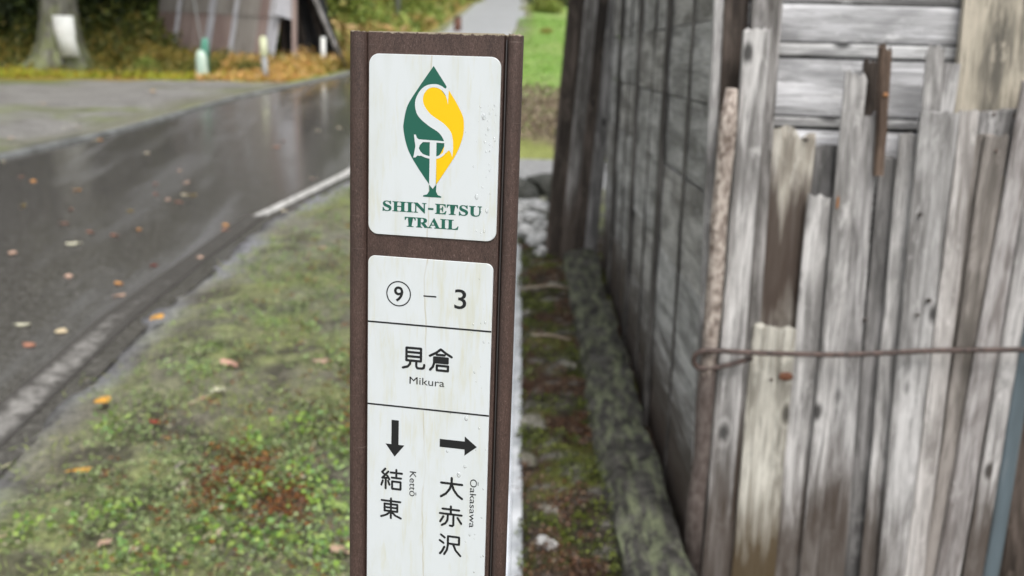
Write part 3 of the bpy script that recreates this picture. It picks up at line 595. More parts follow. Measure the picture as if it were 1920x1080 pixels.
# horizontal planks of the front wall, from the ground to the eave
hz = [.1, .3, .5, .72, .91, 1.092, 1.195, 1.226, 1.359, 1.394, 1.482, 1.561, 1.72, 1.9, 2.08, 2.27, 2.46]
for i in range(len(hz) - 1):
    h = hz[i + 1] - hz[i] - (.009 if i == 6 else .004)
    mt = 'pale' if i in (5, 7, 9) else 'pale2'
    o = link('plank', board_mesh('plank', 3.2, h, h, .02, 0, .001, 6), M[mt], shed, (.5, 2.482 + .002 * (i % 3), (hz[i] + hz[i + 1]) / 2), (0, math.pi / 2, 0))
def box(name, x0, x1, y0, y1, z0, z1, mat, parent=None, slope=False):
    v = [(x, y, zz + (g(y) if slope else 0)) for zz in (z0, z1) for x, y in ((x0, y0), (x1, y0), (x1, y1), (x0, y1))]
    return link(name, mesh(name, v, [(3, 2, 1, 0), (4, 5, 6, 7), (0, 1, 5, 4), (1, 2, 6, 5), (2, 3, 7, 6), (3, 0, 4, 7)]), mat, parent)
box('light_blocking_panel', .55, 3.7, 2.53, 2.56, .05, 2.5, M['black_wood'], shed); box('light_blocking_panel', .52, .55, 2.53, 5.5, .05, 2.5, M['black_wood'], shed)  # added dark panels behind the boards to stop light leaking through
# side wall: boards between battens
ys = [2.47, 3.28, 4.06, 4.8, 5.36]; zz = [.08, .31, .53, .77, 1.03, 1.24, 1.44, 1.66, 1.88, 2.1, 2.3, 2.5]
for j in range(4):
    for i in range(len(zz) - 1):
        h = zz[i + 1] - zz[i] - .004; ln = ys[j + 1] - ys[j] - .003
        dx = rnd.uniform(-.003, .004)
        link('siding_board', board_mesh('siding_board', ln, h, h, .016, 0, .0015, 3, 2), M['wall' if (i + j) % 3 else 'wall2'], shed, (.462 + dx, ys[j + 1] - .003, (zz[i] + zz[i + 1]) / 2 + rnd.uniform(-.002, .002)),
             Matrix(((0, 1, 0), (0, 0, -1), (-1, 0, 0))).to_euler())
for j, y in enumerate(ys[1:4]): 
    stand('batten', 0, 2.5, 0, .1, .03, .034, 0, 'batten', 0, .016, shed).matrix_world = Matrix.Translation((.446, y, .1)) @ Matrix.Rotation(-math.pi / 2, 4, 'Z')
for y, wd in ((2.85, .012), (3.66, .014), (4.45, .012)):
    stand('batten', 0, 2.5, 0, .1, wd, wd, 0, 'batten', 0, .006, shed).matrix_world = Matrix.Translation((.456, y, .1)) @ Matrix.Rotation(-math.pi / 2, 4, 'Z')
# tall boards closing the far end of the side wall
for x, y, wd, m in ((.215, 5.42, .09, 'brown_dark'), (.285, 5.40, .07, 'brown'), (.345, 5.38, .06, 'brown_dark'), (.40, 5.37, .06, 'grey_dark')):
    stand('corner_board', x + .12, 2.5, x, .28, wd, wd, y, 'grey_brown' if m == 'brown' else m, 0, .03, shed)
# sill beam with lichen
sb = []
nseg = 60; prof = [(-.085, -.02), (-.088, .03), (-.075, .06), (-.05, .078), (-.01, .082), (.03, .088), (.072, .085), (.082, -.02)]
hh_ = lambda k, i: vn(np.array([k * .1 + 3 * i]), np.array([i * .7]), .35, 90 + i)[0] - .5
for k in range(nseg + 1):
    y = 2.1 + k * 3.35 / nseg
    for i, (a, b) in enumerate(prof): sb.append((.365 - .006 * (y - 2.3) + a + .035 * hh_(k, i), y, g(y) - .02 + b + .03 * hh_(k + 40, i)))
n = len(prof); f = [(k * n + i, k * n + (i + 1) % n, (k + 1) * n + (i + 1) % n, (k + 1) * n + i) for k in range(nseg) for i in range(n)] + [tuple(range(n))[::-1], tuple(range(nseg * n, nseg * n + n))]
link('sill_beam', mesh('sill_beam', sb, f, False), M['sill'], shed)
# rest of the building, seen only from other sides
box('back_wall', .55, 3.7, 5.5, 5.53, .2, 2.5, M['wall'], shed); box('end_wall', 3.7, 3.73, 2.5, 5.53, .05, 2.5, M['wall'], shed)
link('roof', mesh('roof', [(.25, 2.3, 2.5), (.25, 5.75, 2.5), (2.1, 5.75, 3.35), (2.1, 2.3, 3.35), (3.95, 2.3, 2.5), (3.95, 5.75, 2.5),
     (.25, 2.3, 2.53), (.25, 5.75, 2.53), (2.1, 5.75, 3.39), (2.1, 2.3, 3.39), (3.95, 2.3, 2.53), (3.95, 5.75, 2.53)],
     [(0, 1, 2, 3), (3, 2, 5, 4), (9, 8, 7, 6), (10, 11, 8, 9), (0, 3, 9, 6), (3, 4, 10, 9), (1, 7, 8, 2), (2, 8, 11, 5), (0, 6, 7, 1), (4, 5, 11, 10)]), M['roof'], shed)
for gy_ in (2.5, 5.5): link('gable', mesh('gable', [(.52, gy_, 2.5), (3.7, gy_, 2.5), (2.1, gy_, 3.3)], [(0, 1, 2)]), M['wall'], shed)
# nail heads and knots standing out of the boards
def tube(name, pts, rad, mat, parent=None, k=8, close=True):
    v, f = [], []; P = [Vector(p) for p in pts]
    for i, p in enumerate(P):
        d = (P[min(i + 1, len(P) - 1)] - P[max(i - 1, 0)]).normalized(); u = d.cross(Vector((0, 1, 0)) if abs(d.y) < .9 else Vector((1, 0, 0))).normalized(); w2 = d.cross(u)
        r = rad[i] if isinstance(rad, (list, tuple)) else rad
        for q in range(k): t = 2 * math.pi * q / k; v.append(p + (u * math.cos(t) + w2 * math.sin(t)) * r)
    for i in range(len(P) - 1):
        for q in range(k): f.append((i * k + q, i * k + (q + 1) % k, (i + 1) * k + (q + 1) % k, (i + 1) * k + q))
    f.append(tuple(range(k))[::-1]); f.append(tuple(range((len(P) - 1) * k, len(P) * k)))
    me = mesh(name, v, f, True); return link(name, me, mat, parent) if mat else me
# peeled pole beside the corner boards
pts = [(.475, 1.288), (.4735, 1.2), (.474, 1.1), (.4715, 1.0), (.473, .9), (.4695, .78), (.471, .673), (.467, .55), (.468, .418), (.467, .3), (.469, .07)]
pp = [(x + rnd.uniform(-.003, .003), 2.378, zz_) for x, zz_ in pts]
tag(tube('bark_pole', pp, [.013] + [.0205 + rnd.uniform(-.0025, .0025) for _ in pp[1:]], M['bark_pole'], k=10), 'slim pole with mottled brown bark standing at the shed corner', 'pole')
rp = [(2.4, .75), (1.543, .728), (1.198, .711), (.987, .702), (.802, .687), (.677, .684), (.553, .684), (.484, .6865), (.45, .6845), (.438, .678), (.432, .668), (.432, .655), (.439, .644), (.45, .6385), (.481, .641), (.524, .652), (.569, .668)]
rp3 = [(x, 2.352, zz_) for x, zz_ in cr(rp, 4)]
rp3 = [(x, y + (.0 if i < 32 else .012 * min(1, (i - 32) / 16)), zz_) for i, (x, y, zz_) in enumerate(rp3)]
tag(tube('iron_rod', [(x, y, z_ + rnd.uniform(-.0002, .0002)) for x, y, z_ in rp3], .0064, M['iron'], k=10), 'rusty iron rod bent back into a hook, running level across the boards', 'rod')
def pebble(name, loc, r, mat, fl_=.7, seed=0):
    rr = random.Random(seed); bm = bmesh.new(); bmesh.ops.create_icosphere(bm, subdivisions=2, radius=1)
    ax_ = [rr.uniform(.7, 1.2), rr.uniform(.7, 1.2), fl_ * rr.uniform(.7, 1.1)]; pl = [Vector((rr.gauss(0, 1), rr.gauss(0, 1), rr.gauss(0, 1))).normalized() for _ in range(7)]
    for vt in bm.verts:
        for p in pl:
            d = vt.co.dot(p)
            if d > .72: vt.co -= p * (d - .72)
        vt.co = Vector((vt.co.x * ax_[0], vt.co.y * ax_[1], vt.co.z * ax_[2])) * r
    me = bpy.data.meshes.new(name); bm.to_mesh(me); bm.free()
    return link(name, me, mat, None, loc, (rr.uniform(-.3, .3), rr.uniform(-.3, .3), rr.uniform(0, 6)))

# ------------------------------------------------------------------ stones by the drain
sts = [(.04, 6.55, .1, 'pale stone at the far end of the drain, left of its pile'), (.13, 6.5, .11, 'topmost pale stone of the pile beside the shed end'), (.1, 6.25, .1, 'pale stone in the middle of the pile by the shed end'),
       (.02, 6.2, .08, 'small pale stone at the left of the pile nearest the signpost'), (.16, 6.02, .09, 'pale stone leaning on the shed end below the pile'), (.07, 5.93, .08, 'grey white stone low in the pile behind the signpost'),
       (.16, 5.68, .1, 'large flat pale stone in front of the shed end boards'), (.15, 5.45, .07, 'lowest pale stone on the moss by the shed end')]
for i, (x, y, r, lb) in enumerate(sts):
    tag(pebble('stone', (x, y, g(y) + r * .35), r * .9, M['stone_white'], .75, i), lb, 'stone', 'pale stones piled at the end of the drain')
for i, (x, y, r, lb) in enumerate([(.02, 7.15, .17, 'dark mossy rock behind the pale stones, hidden partly by the signpost'), (.2, 7.3, .17, 'large dark rock behind the pale stone pile'), (.3, 6.95, .13, 'dark rock tight against the shed end'), (-.25, 7.0, .2, 'dark rock at the end of the drain behind the signpost'), (.08, 6.85, .12, 'low dark rock between the pale pile and the bigger rocks')]):
    tag(pebble('rock', (x, y, g(y) + r * .3), r, M['stone_dark'], .8, 40 + i), lb, 'rock', 'dark rocks behind the pale stones')
for i, (x, y, r, lb) in enumerate([(.06, 2.93, .04, 'pale round stone in the moss near the drain, middle of the strip'), (.105, 2.44, .035, 'small cream stone at the bottom of the mossy strip'), (.08, 3.2, .045, 'brown stone half sunk in the moss strip'), (.06, 4.75, .04, 'grey stone at the drain edge in the far moss'),
        (.2, 4.85, .05, 'flat grey stone lying against the sill beam'), (.07, 4.4, .035, 'little grey stone beside the water in the moss'), (.22, 3.75, .045, 'brownish stone touching the lichened beam'), (.12, 2.62, .03, 'small dark stone among moss near the front of the strip')]):
    tag(pebble('stone', (x, y, g(y) + r * .2), r, M['stone'] if i not in (1,) else M['stone_white'], .6, 60 + i), lb, 'stone', 'stones in the mossy strip')
for i, (x, y, r, lb) in enumerate([(.42, 2.28, .03, 'pinkish pebble under the shed corner post'), (.46, 2.22, .035, 'grey pebble at the foot of the shed corner'), (.52, 2.26, .03, 'dark pebble in front of the corner boards')]):
    tag(pebble('stone', (x, y, g(y) + r * .2), r, M['stone'], .7, 80 + i), lb, 'stone', 'pebbles at the shed corner')
# branch lying in the moss
bp = [(-.93, 2.74), (-.88, 2.76), (-.84, 2.745), (-.80, 2.71), (-.765, 2.66), (-.74, 2.6)]
tag(tube('fallen_branch', [(x, y, g(y) + .035 + .012 * math.sin(i)) for i, (x, y) in enumerate(cr(bp, 3))], [.006 + .004 * math.sin(i / 15 * 3.1) for i in range(16)], simple('grey_twig', (.12, .1, .095), (.27, .23, .22), (30, 30, 30), .7), k=7), 'curved greyish brown branch lying in the mossy verge', 'branch')
for i, (x, y, a, l, lb) in enumerate([(-1.0, 3.25, .9, .12, 'dry buff stalk lying near the asphalt edge'), (-1.25, 2.3, .9, .2, 'short pale stalk at the lower left verge'), (.17, 4.72, .1, .22, 'flat grey stick across the mossy strip'), (.16, 4.0, -.3, .16, 'brown stick leaning on the sill beam'), (-.6, 5.1, -.5, .3, 'dark stick on the bare verge beside the signpost')]):
    dx, dy = math.cos(a) * l / 2, math.sin(a) * l / 2
    tag(tube('stalk', [(x - dx, y - dy, g(y - dy) + .035), (x, y, g(y) + .045), (x + dx, y + dy, g(y + dy) + .035)], (.006 if i > 1 else .0028), simple('dry_stalk_%d' % i if 0 else 'dry_stalk', (.2, .15, .1) if i > 1 else (.35, .28, .17), (.35, .3, .24) if i > 1 else (.6, .5, .33), (30, 30, 30), .7), k=6), lb, 'stick')
# ------------------------------------------------------------------ fallen leaves
def leaf_mesh(seed):
    r = random.Random(seed); v = []; n = 12
    for i in range(n):
        t = 2 * math.pi * i / n; a = (1 - .25 * abs(math.sin(t)) ** 2) ; x = math.cos(t) * a; y = math.sin(t) * .72 * (1 + r.uniform(-.12, .12))
        v.append((x, y, .28 * (x * x) * r.uniform(.5, 1) + r.uniform(0, .08)))
    v.append((0, 0, .03)); f = [(i, (i + 1) % n, n) for i in range(n)]
    v.append((1.5, .05, .1)); f.append((0, 1, n + 1)); f.append((n - 1, 0, n + 1))
    return v, f
LM = {}
LEAVES= [(-3.303, 7.131, 'o'), (-2.896, 6.878, 'o'), (-3.011, 6.331, 'y'), (-2.694, 6.276, 'r'), (-2.48, 7.169, 'r'), (-2.289, 7.255, 'p'), (-2.35, 6.804, 'r'), (-2.22, 6.642, 'p'), (-2.124, 6.578, 'r'), (-2.16, 6.807, 'w'), (-2.118, 6.827, 'y'), (-2.324, 6.271, 'y'), (-2.335, 5.687, 'r'), (-2.182, 5.634, 'r'), (-2.104, 5.782, 'o'), (-2.32, 5.408, 'W'), (-2.533, 5.183, 'p'), (-1.384, 6.232, 'w'), (-1.663, 5.956, 'o'), (-1.632, 5.831, 'r'), (-1.59, 5.199, 'p'), (-1.765, 5.02, 'd'), (-2.08, 4.782, 'p'), (-1.81, 4.685, 'o'), (-1.734, 4.498, 'p'), (-1.958, 4.051, 'W'), (-1.776, 3.982, 'C'), (-1.431, 4.094, 'O'), (-3.463, 7.293, 'r'), (-2.56, 5.885, 'r'), (-1.465, 7.557, 'p'), (-3.871, 7.886, 'w'), (-1.824, 3.813, 'r'), (-0.995, 5.334, 'p'), (-1.008, 3.589, 'P'), (-0.978, 3.329, 'W'), (-1.311, 3.201, 'O'), (-1.176, 2.705, 'O'), (-0.686, 3.638, 'p'), (-1.086, 3.05, 'd'), (-0.714, 2.385, 'w'), (-0.399, 2.325, 'p'), (-0.892, 2.292, 'w'), (-0.966, 2.326, 'p'), (-1.919, 10.183, 'w'), (-1.749, 10.436, 'w'), (-2.061, 9.041, 'r'), (-2.093, 9.436, 'r'), (-2.985, 8.486, 'w'), (-4.515, 13.129, 'O'), (-5.149, 11.453, 'O'), (-4.151, 8.823, 'w'), (-4.259, 8.856, 'p'), (-3.869, 7.893, 'w'), (-3.617, 9.13, 'o'), (-4.14, 9.604, 'w'), (-4.131, 9.805, 'w'), (-4.01, 9.634, 'o'), (-3.649, 9.1, 'w'), (-2.484, 7.722, 'p'), (-5.362, 14.908, 'O')]

cn = {'o': 'orange brown', 'O': 'bright orange', 'y': 'golden yellow', 'r': 'russet', 'p': 'buff pink', 'P': 'salmon pink', 'w': 'straw coloured', 'W': 'cream white', 'C': 'pale tan', 'd': 'dark red'}
seen = {}
for i, (x, y, c) in enumerate(LEAVES):
    key = (c, i % 3)
    if key not in LM:
        v, f = leaf_mesh(i); me_ = mesh('fallen_leaf', v, f, True); me_.materials.append(M['leaf_' + c]); LM[key] = me_
    onroad = float(roadL(y)) < x < float(roadR(y)) + .12
    s = rnd.uniform(.022, .03) * (1.3 if c in 'WCOP' else 1) * (1 if y < 8 else 1.35)
    o = link('fallen_leaf', LM[key], None, None, (x, y, g(y) + (.006 if onroad else .04)), (rnd.uniform(-.1, .1), rnd.uniform(-.1, .1), rnd.uniform(0, 6)), (s, s, s * .6))
    where = ('asphalt by the worn line' if x > float(roadR(y)) - .35 else 'near half of the wet road' if y < 6 else 'middle of the wet road' if y < 8 else 'far stretch of the wet road') if onroad else ('gravel' if x < -2.6 else 'mossy verge')
    tag(o, None, 'leaf', 'fallen leaves scattered on road and verge'); seen.setdefault('%s fallen leaf lying on the %s' % (cn[c], where), []).append((y, o))
NTH = ['', 'nearest', 'second nearest', 'third nearest', 'fourth nearest', 'fifth nearest', 'sixth nearest', 'seventh nearest', 'eighth nearest', 'ninth nearest']
for lb, L_ in seen.items():
    L_.sort(key=lambda t: t[0])
    for i, (_, o) in enumerate(L_): o['label'] = lb if len(L_) == 1 else lb.replace(' lying on', ', ' + NTH[i + 1] + ' one on') 

# ------------------------------------------------------------------ foliage
def cloud(name, P, S, C_, up=.5, seed=1, aspect=.55):
    """many little leaf faces: P centres, S sizes, C_ colours; one diamond each, random tilt"""
    q = np.random.default_rng(seed); n = len(P)
    d = q.normal(size=(n, 3)); d[:, 2] *= up; d /= np.linalg.norm(d, axis=1)[:, None]
    e = np.cross(d, q.normal(size=(n, 3))); e /= np.linalg.norm(e, axis=1)[:, None]
    S = np.asarray(S)[:, None]
    V = np.stack([P - d * S, P - e * S * aspect, P + d * S, P + e * S * aspect], 1).reshape(-1, 3).astype(np.float32)
    me = bpy.data.meshes.new(name); me.vertices.add(4 * n); me.vertices.foreach_set('co', V.ravel())
    me.loops.add(4 * n); me.loops.foreach_set('vertex_index', np.arange(4 * n, dtype=np.int32))
    me.polygons.add(n); me.polygons.foreach_set('loop_start', np.arange(0, 4 * n, 4, dtype=np.int32)); me.polygons.foreach_set('loop_total', np.full(n, 4, dtype=np.int32))
    me.update(calc_edges=True)
    ca = me.color_attributes.new('tint', 'FLOAT_COLOR', 'CORNER'); cc = np.concatenate([np.repeat(C_, 4, 0), np.ones((4 * n, 1))], 1).astype(np.float32)
    ca.data.foreach_set('color', cc.ravel()); me.materials.append(M['leaf']); return me
def pick(q, n, pal, wts, jit=.25):
    pal = np.array(pal); c = pal[q.choice(len(pal), n, p=np.array(wts) / sum(wts))]; return np.clip(c * (1 + q.uniform(-jit, jit, (n, 1))), 0, 1)
# ground cover on the near verge: sprigs of clover and moss tufts
q = np.random.default_rng(5)
def clumps(nc, x0, x1, y0, y1, per, spread, keep):
    cx = q.uniform(x0, x1, nc); cy = y0 + (y1 - y0) * q.random(nc) ** 1.3; k = keep(cx, cy) > q.random(nc); cx, cy = cx[k], cy[k]
    n = len(cx) * per; ii = np.repeat(np.arange(len(cx)), per)
    x = cx[ii] + q.normal(0, spread, n); y = cy[ii] + q.normal(0, spread, n); return x, y, ii
kp = lambda x, y: sm(.08, .4, x - roadR(y) - .12 + (vn(x, y, .3, 61) - .5) * .3) * (.15 + .85 * sm(.42, .62, vn(x, y, .28, 62))) * (1 - .6 * sm(3.2, 5, y)) * (x < -.36)
x, y, ii = clumps(7500, -1.5, -.36, 1.7, 7.2, 9, .014, kp)
r_ = q.random(len(x)); P = np.stack([x, y, G(y) + .03 + .035 * r_], 1); pt = vn(x, y, .22, 63)[:, None]
C1 = pick(q, len(x), [(.22, .28, .12), (.28, .35, .15), (.14, .18, .09), (.28, .27, .18)], [4, 4, 2, 2]); C2 = pick(q, len(x), [(.33, .45, .14), (.27, .38, .17)], [1, 1])
Cc = np.where(pt > .6, C2, C1)
tag(link('clover', cloud('clover', P, q.uniform(.004, .0085, len(x)), Cc, .35, 2, .8)), 'low green clover and moss growing on the verge left of the signpost', 'ground cover', kind='stuff')
# thin grass blades among the moss
nb = 22000; x = q.uniform(-1.5, -.37, nb); y = 1.8 + 5.4 * q.random(nb) ** 1.2; k = (sm(.02, .25, x - roadR(y) - .12 + (vn(x, y, .2, 64) - .5) * .3) * (.15 + sm(.4, .6, vn(x, y, .35, 65)))) > q.random(nb); x, y = x[k], y[k]
P = np.stack([x, y, G(y) + .035 + .012 * q.random(len(x))], 1)
tag(link('verge_blades', cloud('verge_blades', P, q.uniform(.008, .022, len(x)), pick(q, len(x), [(.36, .42, .14), (.29, .36, .11), (.42, .4, .22), (.2, .25, .09)], [3, 3, 2, 2]), 1.0, 14, .1)), 'short yellowish grass blades growing through the moss by the roadside', 'grass', kind='stuff')
# taller bright sprigs in the foreground
pts, cs, ss = [], [], []
for sx, sy, n_ in ((-.66, 2.62, 70), (-.70, 2.55, 60), (-.98, 2.44, 60), (-1.03, 2.41, 40), (-.72, 2.36, 50), (-.62, 2.34, 70), (-.55, 2.36, 50), (-.52, 2.62, 60), (-.57, 2.72, 60), (-.62, 3.02, 50), (-.66, 3.05, 40), (-.5, 2.95, 60), (-.44, 2.85, 60), (-.46, 2.55, 60), (-1.2, 2.95, 40), (-.9, 2.25, 60), (-.8, 2.2, 60), (-.43, 2.3, 50), (-.48, 3.3, 50), (-.42, 3.6, 50), (-1.16, 2.36, 40), (-.75, 2.9, 40)):
    for _ in range(n_):
        pts.append((sx + q.normal(0, .03), sy + q.normal(0, .04), g(sy) + .035 + q.random() * .05)); ss.append(q.uniform(.006, .0115)); cs.append(np.array([(.28, .44, .08), (.22, .38, .12), (.34, .46, .12)][q.integers(3)]) * q.uniform(.7, 1.1))
tag(link('weed_sprigs', cloud('weed_sprigs', np.array(pts), ss, np.array(cs), .4, 3, .8)), 'bright lime sprigs of weeds standing in the moss at the bottom left', 'weeds', kind='stuff')
# brown dead fern litter
kp2 = lambda x, y: 1.6 * np.exp(-(((x + .75) / .07) ** 2 + ((y - 2.70) / .16) ** 2)) + 1.3 * np.exp(-(((x + .57) / .06) ** 2 + ((y - 2.55) / .1) ** 2)) + .6 * np.exp(-(((x + .48) / .1) ** 2 + ((y - 3.6) / .5) ** 2))+.03
x, y, ii = clumps(9000, -1.1, -.37, 2.2, 6, 6, .014, kp2)
P = np.stack([x, y, G(y) + .035 + .03 * q.random(len(x))], 1)
tag(link('dead_fern_litter', cloud('dead_fern_litter', P, q.uniform(.004, .011, len(x)), pick(q, len(x), [(.26, .1, .035), (.14, .06, .025), (.3, .12, .03), (.4, .2, .03)], [4, 4, 2, .6]), .25, 4, .4)), 'rust brown dead fern litter among the green weeds', 'leaf litter', kind='stuff')
# damp strip right of the drain
x, y, ii = clumps(5200, .02, .31, 1.9, 6.4, 7, .012, lambda x, y: .25 + .75 * sm(.4, .6, vn(x, y, .15, 70)))
k = (x > .035 + (vn(x, y, .1, 77) - .5) * .06) & (x < .3); x, y = x[k], y[k]; P = np.stack([x, y, G(y) + .005 + .022 * q.random(len(x))], 1); pt = vn(x, y, .16, 71)[:, None]
Cc = np.where(pt > .5, pick(q, len(x), [(.13, .06, .03), (.08, .05, .035), (.2, .15, .09)], [2, 3, 1]), pick(q, len(x), [(.12, .15, .02), (.06, .075, .02), (.2, .24, .05), (.04, .035, .02)], [4, 4, 1, 3]))
tag(link('moss', cloud('moss', P, q.uniform(.0025, .0065, len(x)), Cc, .4, 5, .8)), 'dark olive moss and brown leaves filling the strip between drain and shed', 'moss', kind='stuff')
# grass and moss fringe at the foot of the trees
n_ = 26000; x = q.uniform(-13, -2.6, n_); gy = np.interp(x, [-12, -7, -3.3, -2], [14.3, 14.7, 15.5, 18.2]) + (vn(x, x * 0 + 3, .7, 84) - .45) * 1.1; y = gy + q.random(n_) ** 1.2 * 3.2
k = (x < roadL(y) - .35); x, y, gy = x[k], y[k], gy[k]; h = .04 + .35 * sm(.3, 1.8, y - gy) * vn(x, y, .5, 80) * (1 - .55 * sm(-6.5, -5.5, x))
P = np.stack([x, y, G(y) + q.random(len(x)) * h * 2], 1)
pt = (x + 8) / 5 + (vn(x, y, .8, 81) - .5) * .8; fr = (y - gy)[:, None] < 1.6 * (vn(x, y, .9, 85)[:, None] - .3)
Cy = pick(q, len(x), [(.46, .46, .05), (.34, .38, .05), (.5, .3, .06)], [4, 2, 1]); Cg = pick(q, len(x), [(.16, .18, .04), (.28, .23, .05), (.1, .12, .03), (.34, .24, .05)], [3, 3, 2, 2]); Co = pick(q, len(x), [(.66, .38, .13), (.56, .42, .1), (.7, .5, .22)], [3, 2, 1])
Cc = np.where((pt > .75)[:, None], Co, np.where(fr, Cy, Cg))
tag(link('verge_grass', cloud('verge_grass', P, q.uniform(.03, .075, len(x)), Cc, 1.3, 6, .25)), 'yellow green and orange autumn grass along the far side of the gravel', 'grass', kind='stuff')
# hillside herbs beyond the tin shed
n_ = 26000; y = q.uniform(20, 60, n_); x = roadL(y) - .4 - q.random(n_) ** 1.3 * 14
P = np.stack([x, y, G(y) + q.random(n_) * (.15 + .5 * vn(x, y, 2.5, 82))], 1); pt = vn(x, y, 2.2, 83)[:, None]
Cc = np.where(pt > .52, pick(q, n_, [(.4, .3, .1), (.5, .33, .14), (.36, .36, .1)], [2, 2, 3]), pick(q, n_, [(.26, .34, .07), (.34, .4, .1), (.16, .22, .05)], [3, 3, 2]))
tag(link('hillside_grass', cloud('hillside_grass', P, q.uniform(.08, .2, n_), Cc, 1.2, 7, .35)), 'rough yellow green grass and ferns on the slope beyond the tin shed', 'grass', kind='stuff')
n_ = 9000; y = 9.3 + q.random(n_) * 4.5; x = roadR(y) + .3 + q.random(n_) * 3.5
P = np.stack([x, y, G(y) + .1 + q.random(n_) * .12], 1)
tag(link('dry_stalks', cloud('dry_stalks', P, q.uniform(.02, .06, n_), pick(q, n_, [(.3, .24, .16), (.14, .1, .07), (.4, .34, .24), (.2, .24, .08)], [3, 3, 2, 2]), 1.0, 8, .25)), 'brown dried plants on the earth bank before the bright lawn', 'dry plants', kind='stuff')
n_ = 14000; y = 14 + q.random(n_) * 22; x = roadR(y) + .15 + q.random(n_) * 5
P = np.stack([x, y, G(y) + q.random(n_) * .05], 1)
tag(link('lawn_grass', cloud('lawn_grass', P, q.uniform(.03, .07, n_), pick(q, n_, [(.26, .46, .09), (.36, .52, .14), (.2, .34, .08)], [3, 2, 2]), 1.2, 9, .2)), 'bright green meadow grass between the lane and the shed', 'grass', kind='stuff')

def shrub_mesh(n, rx, rz, size, pal, wts, seed):
    q = np.random.default_rng(seed); k = max(6, n // 70); c = q.normal(size=(k, 3)); c /= np.linalg.norm(c, axis=1)[:, None]; c *= q.random((k, 1)) ** .4 * .85; c[:, 2] = np.abs(c[:, 2])
    P = c[q.integers(0, k, n)] + q.normal(0, .16, (n, 3)); P[:, 2] = np.abs(P[:, 2]); P = P * (rx, rx, rz)
    cc = pick(q, n, pal, wts); return cloud('crown', P, q.uniform(.6, 1.3, n) * size, cc, .7, seed, .6)
DARK = [(.05, .075, .025), (.085, .115, .03), (.15, .17, .04), (.025, .035, .015)]; OLV = [(.2, .21, .04), (.13, .16, .04), (.3, .24, .06), (.07, .085, .025)]; YG = [(.34, .4, .09), (.24, .32, .07), (.42, .38, .12), (.14, .2, .05)]; AUT = [(.4, .3, .06), (.5, .36, .1), (.24, .22, .05), (.16, .16, .04)]
SH = {'dark': shrub_mesh(4200, 1, 1.1, .06, DARK, [3, 3, 2, 3], 101), 'olive': shrub_mesh(3800, 1, 1, .055, OLV, [3, 3, 2, 2], 102), 'yg': shrub_mesh(3800, 1, 1, .07, YG, [3, 3, 1, 1], 103), 'aut': shrub_mesh(3200, 1, .9, .05, AUT, [3, 2, 2, 2], 104)}
stem_me = tube('stem', [(0, 0, 0), (.02, .01, .35), (-.03, .02, .7)], [.035, .025, .01], None)
stem_me.materials.append(M['bark_dark'])
def shrub(x, y, s, kind, label, group=None, sz=1.):
    t = empty('shrub', (x, y, g(y) - .03), (0, 0, rnd.uniform(0, 6)), label, 'shrub', group)
    link('crown', SH[kind], None, t, scale=(s, s, s * sz)); link('stem', stem_me, None, t, scale=(s, s, s)); return t
gd = 'undergrowth shrubs at the forest edge'
for i, (x, y, s, k, sz) in enumerate([(-9.3, 17.2, .9, 'dark', 1.3), (-8.4, 18.2, 1.0, 'dark', 1.4), (-10.6, 17.8, 1.1, 'dark', 1.4), (-7.6, 19.4, 1.1, 'dark', 1.5), (-9.6, 20, 1.3, 'dark', 1.6), (-12.2, 19, 1.4, 'dark', 1.5), (-8.8, 22, 1.4, 'dark', 1.7), (-7.3, 23, 1.4, 'dark', 1.7), (-11, 23, 1.7, 'dark', 1.7), (-14.5, 21, 1.8, 'dark', 1.6), (-6.9, 21.3, .9, 'dark', 1.7)]):
    shrub(x, y, s, k, 'dark evergreen shrub in the shade of the forest left of the tin shed', gd, sz)
for x, y, s, k, l in [(-6.3, 17.9, .75, 'olive', 'olive green bush between the moss footed tree and the tin shed'), (-5.9, 17.0, .5, 'aut', 'golden brown low bush left of the green guy guard'), (-6.9, 17.3, .6, 'olive', 'olive bush directly right of the old tree trunk'), (-5.25, 16.9, .42, 'aut', 'small yellow bush at the left foot of the tin shed'),
        (-4.75, 16.1, .33, 'olive', 'small olive bush beside the green guy guard'), (-4.1, 16.3, .3, 'olive', 'low green bush in front of the grey tin sheets'), (-4.35, 16.5, .28, 'aut', 'small rusty bush in front of the tin shed wall'), (-3.3, 17.3, .36, 'aut', 'orange brown ferny bush in front of the dark shed opening'),
        (-2.9, 18.2, .35, 'aut', 'pale orange tuft at the foot of the leaning rafter'), (-8.3, 16.6, .55, 'olive', 'olive bush just left of the old tree trunk')]:
    shrub(x, y, s, k, l)
for x, y, s, k, l in [(-7.4, 17.1, .45, 'yg', 'fresh green bush behind the right root of the old tree'), (-6.5, 16.5, .32, 'aut', 'small golden tuft between the old tree and the tin hut'), (-5.6, 16.1, .26, 'yg', 'low yellowish tuft at the gravel edge left of the guy guard'), (-7.9, 17.6, .8, 'olive', 'tall olive bush behind the old tree trunk'), (-7.0, 18.6, 1.0, 'olive', 'large olive bush at the left side of the tin hut'), (-9.0, 18.0, .9, 'yg', 'mid green bush in the forest edge left of the old tree'), (-6.6, 19.6, .9, 'yg', 'green bush rising behind the left edge of the tin hut'), (-10.0, 17.0, .6, 'olive', 'low olive bush at the far left picture edge')]: shrub(x, y, s, k, l)
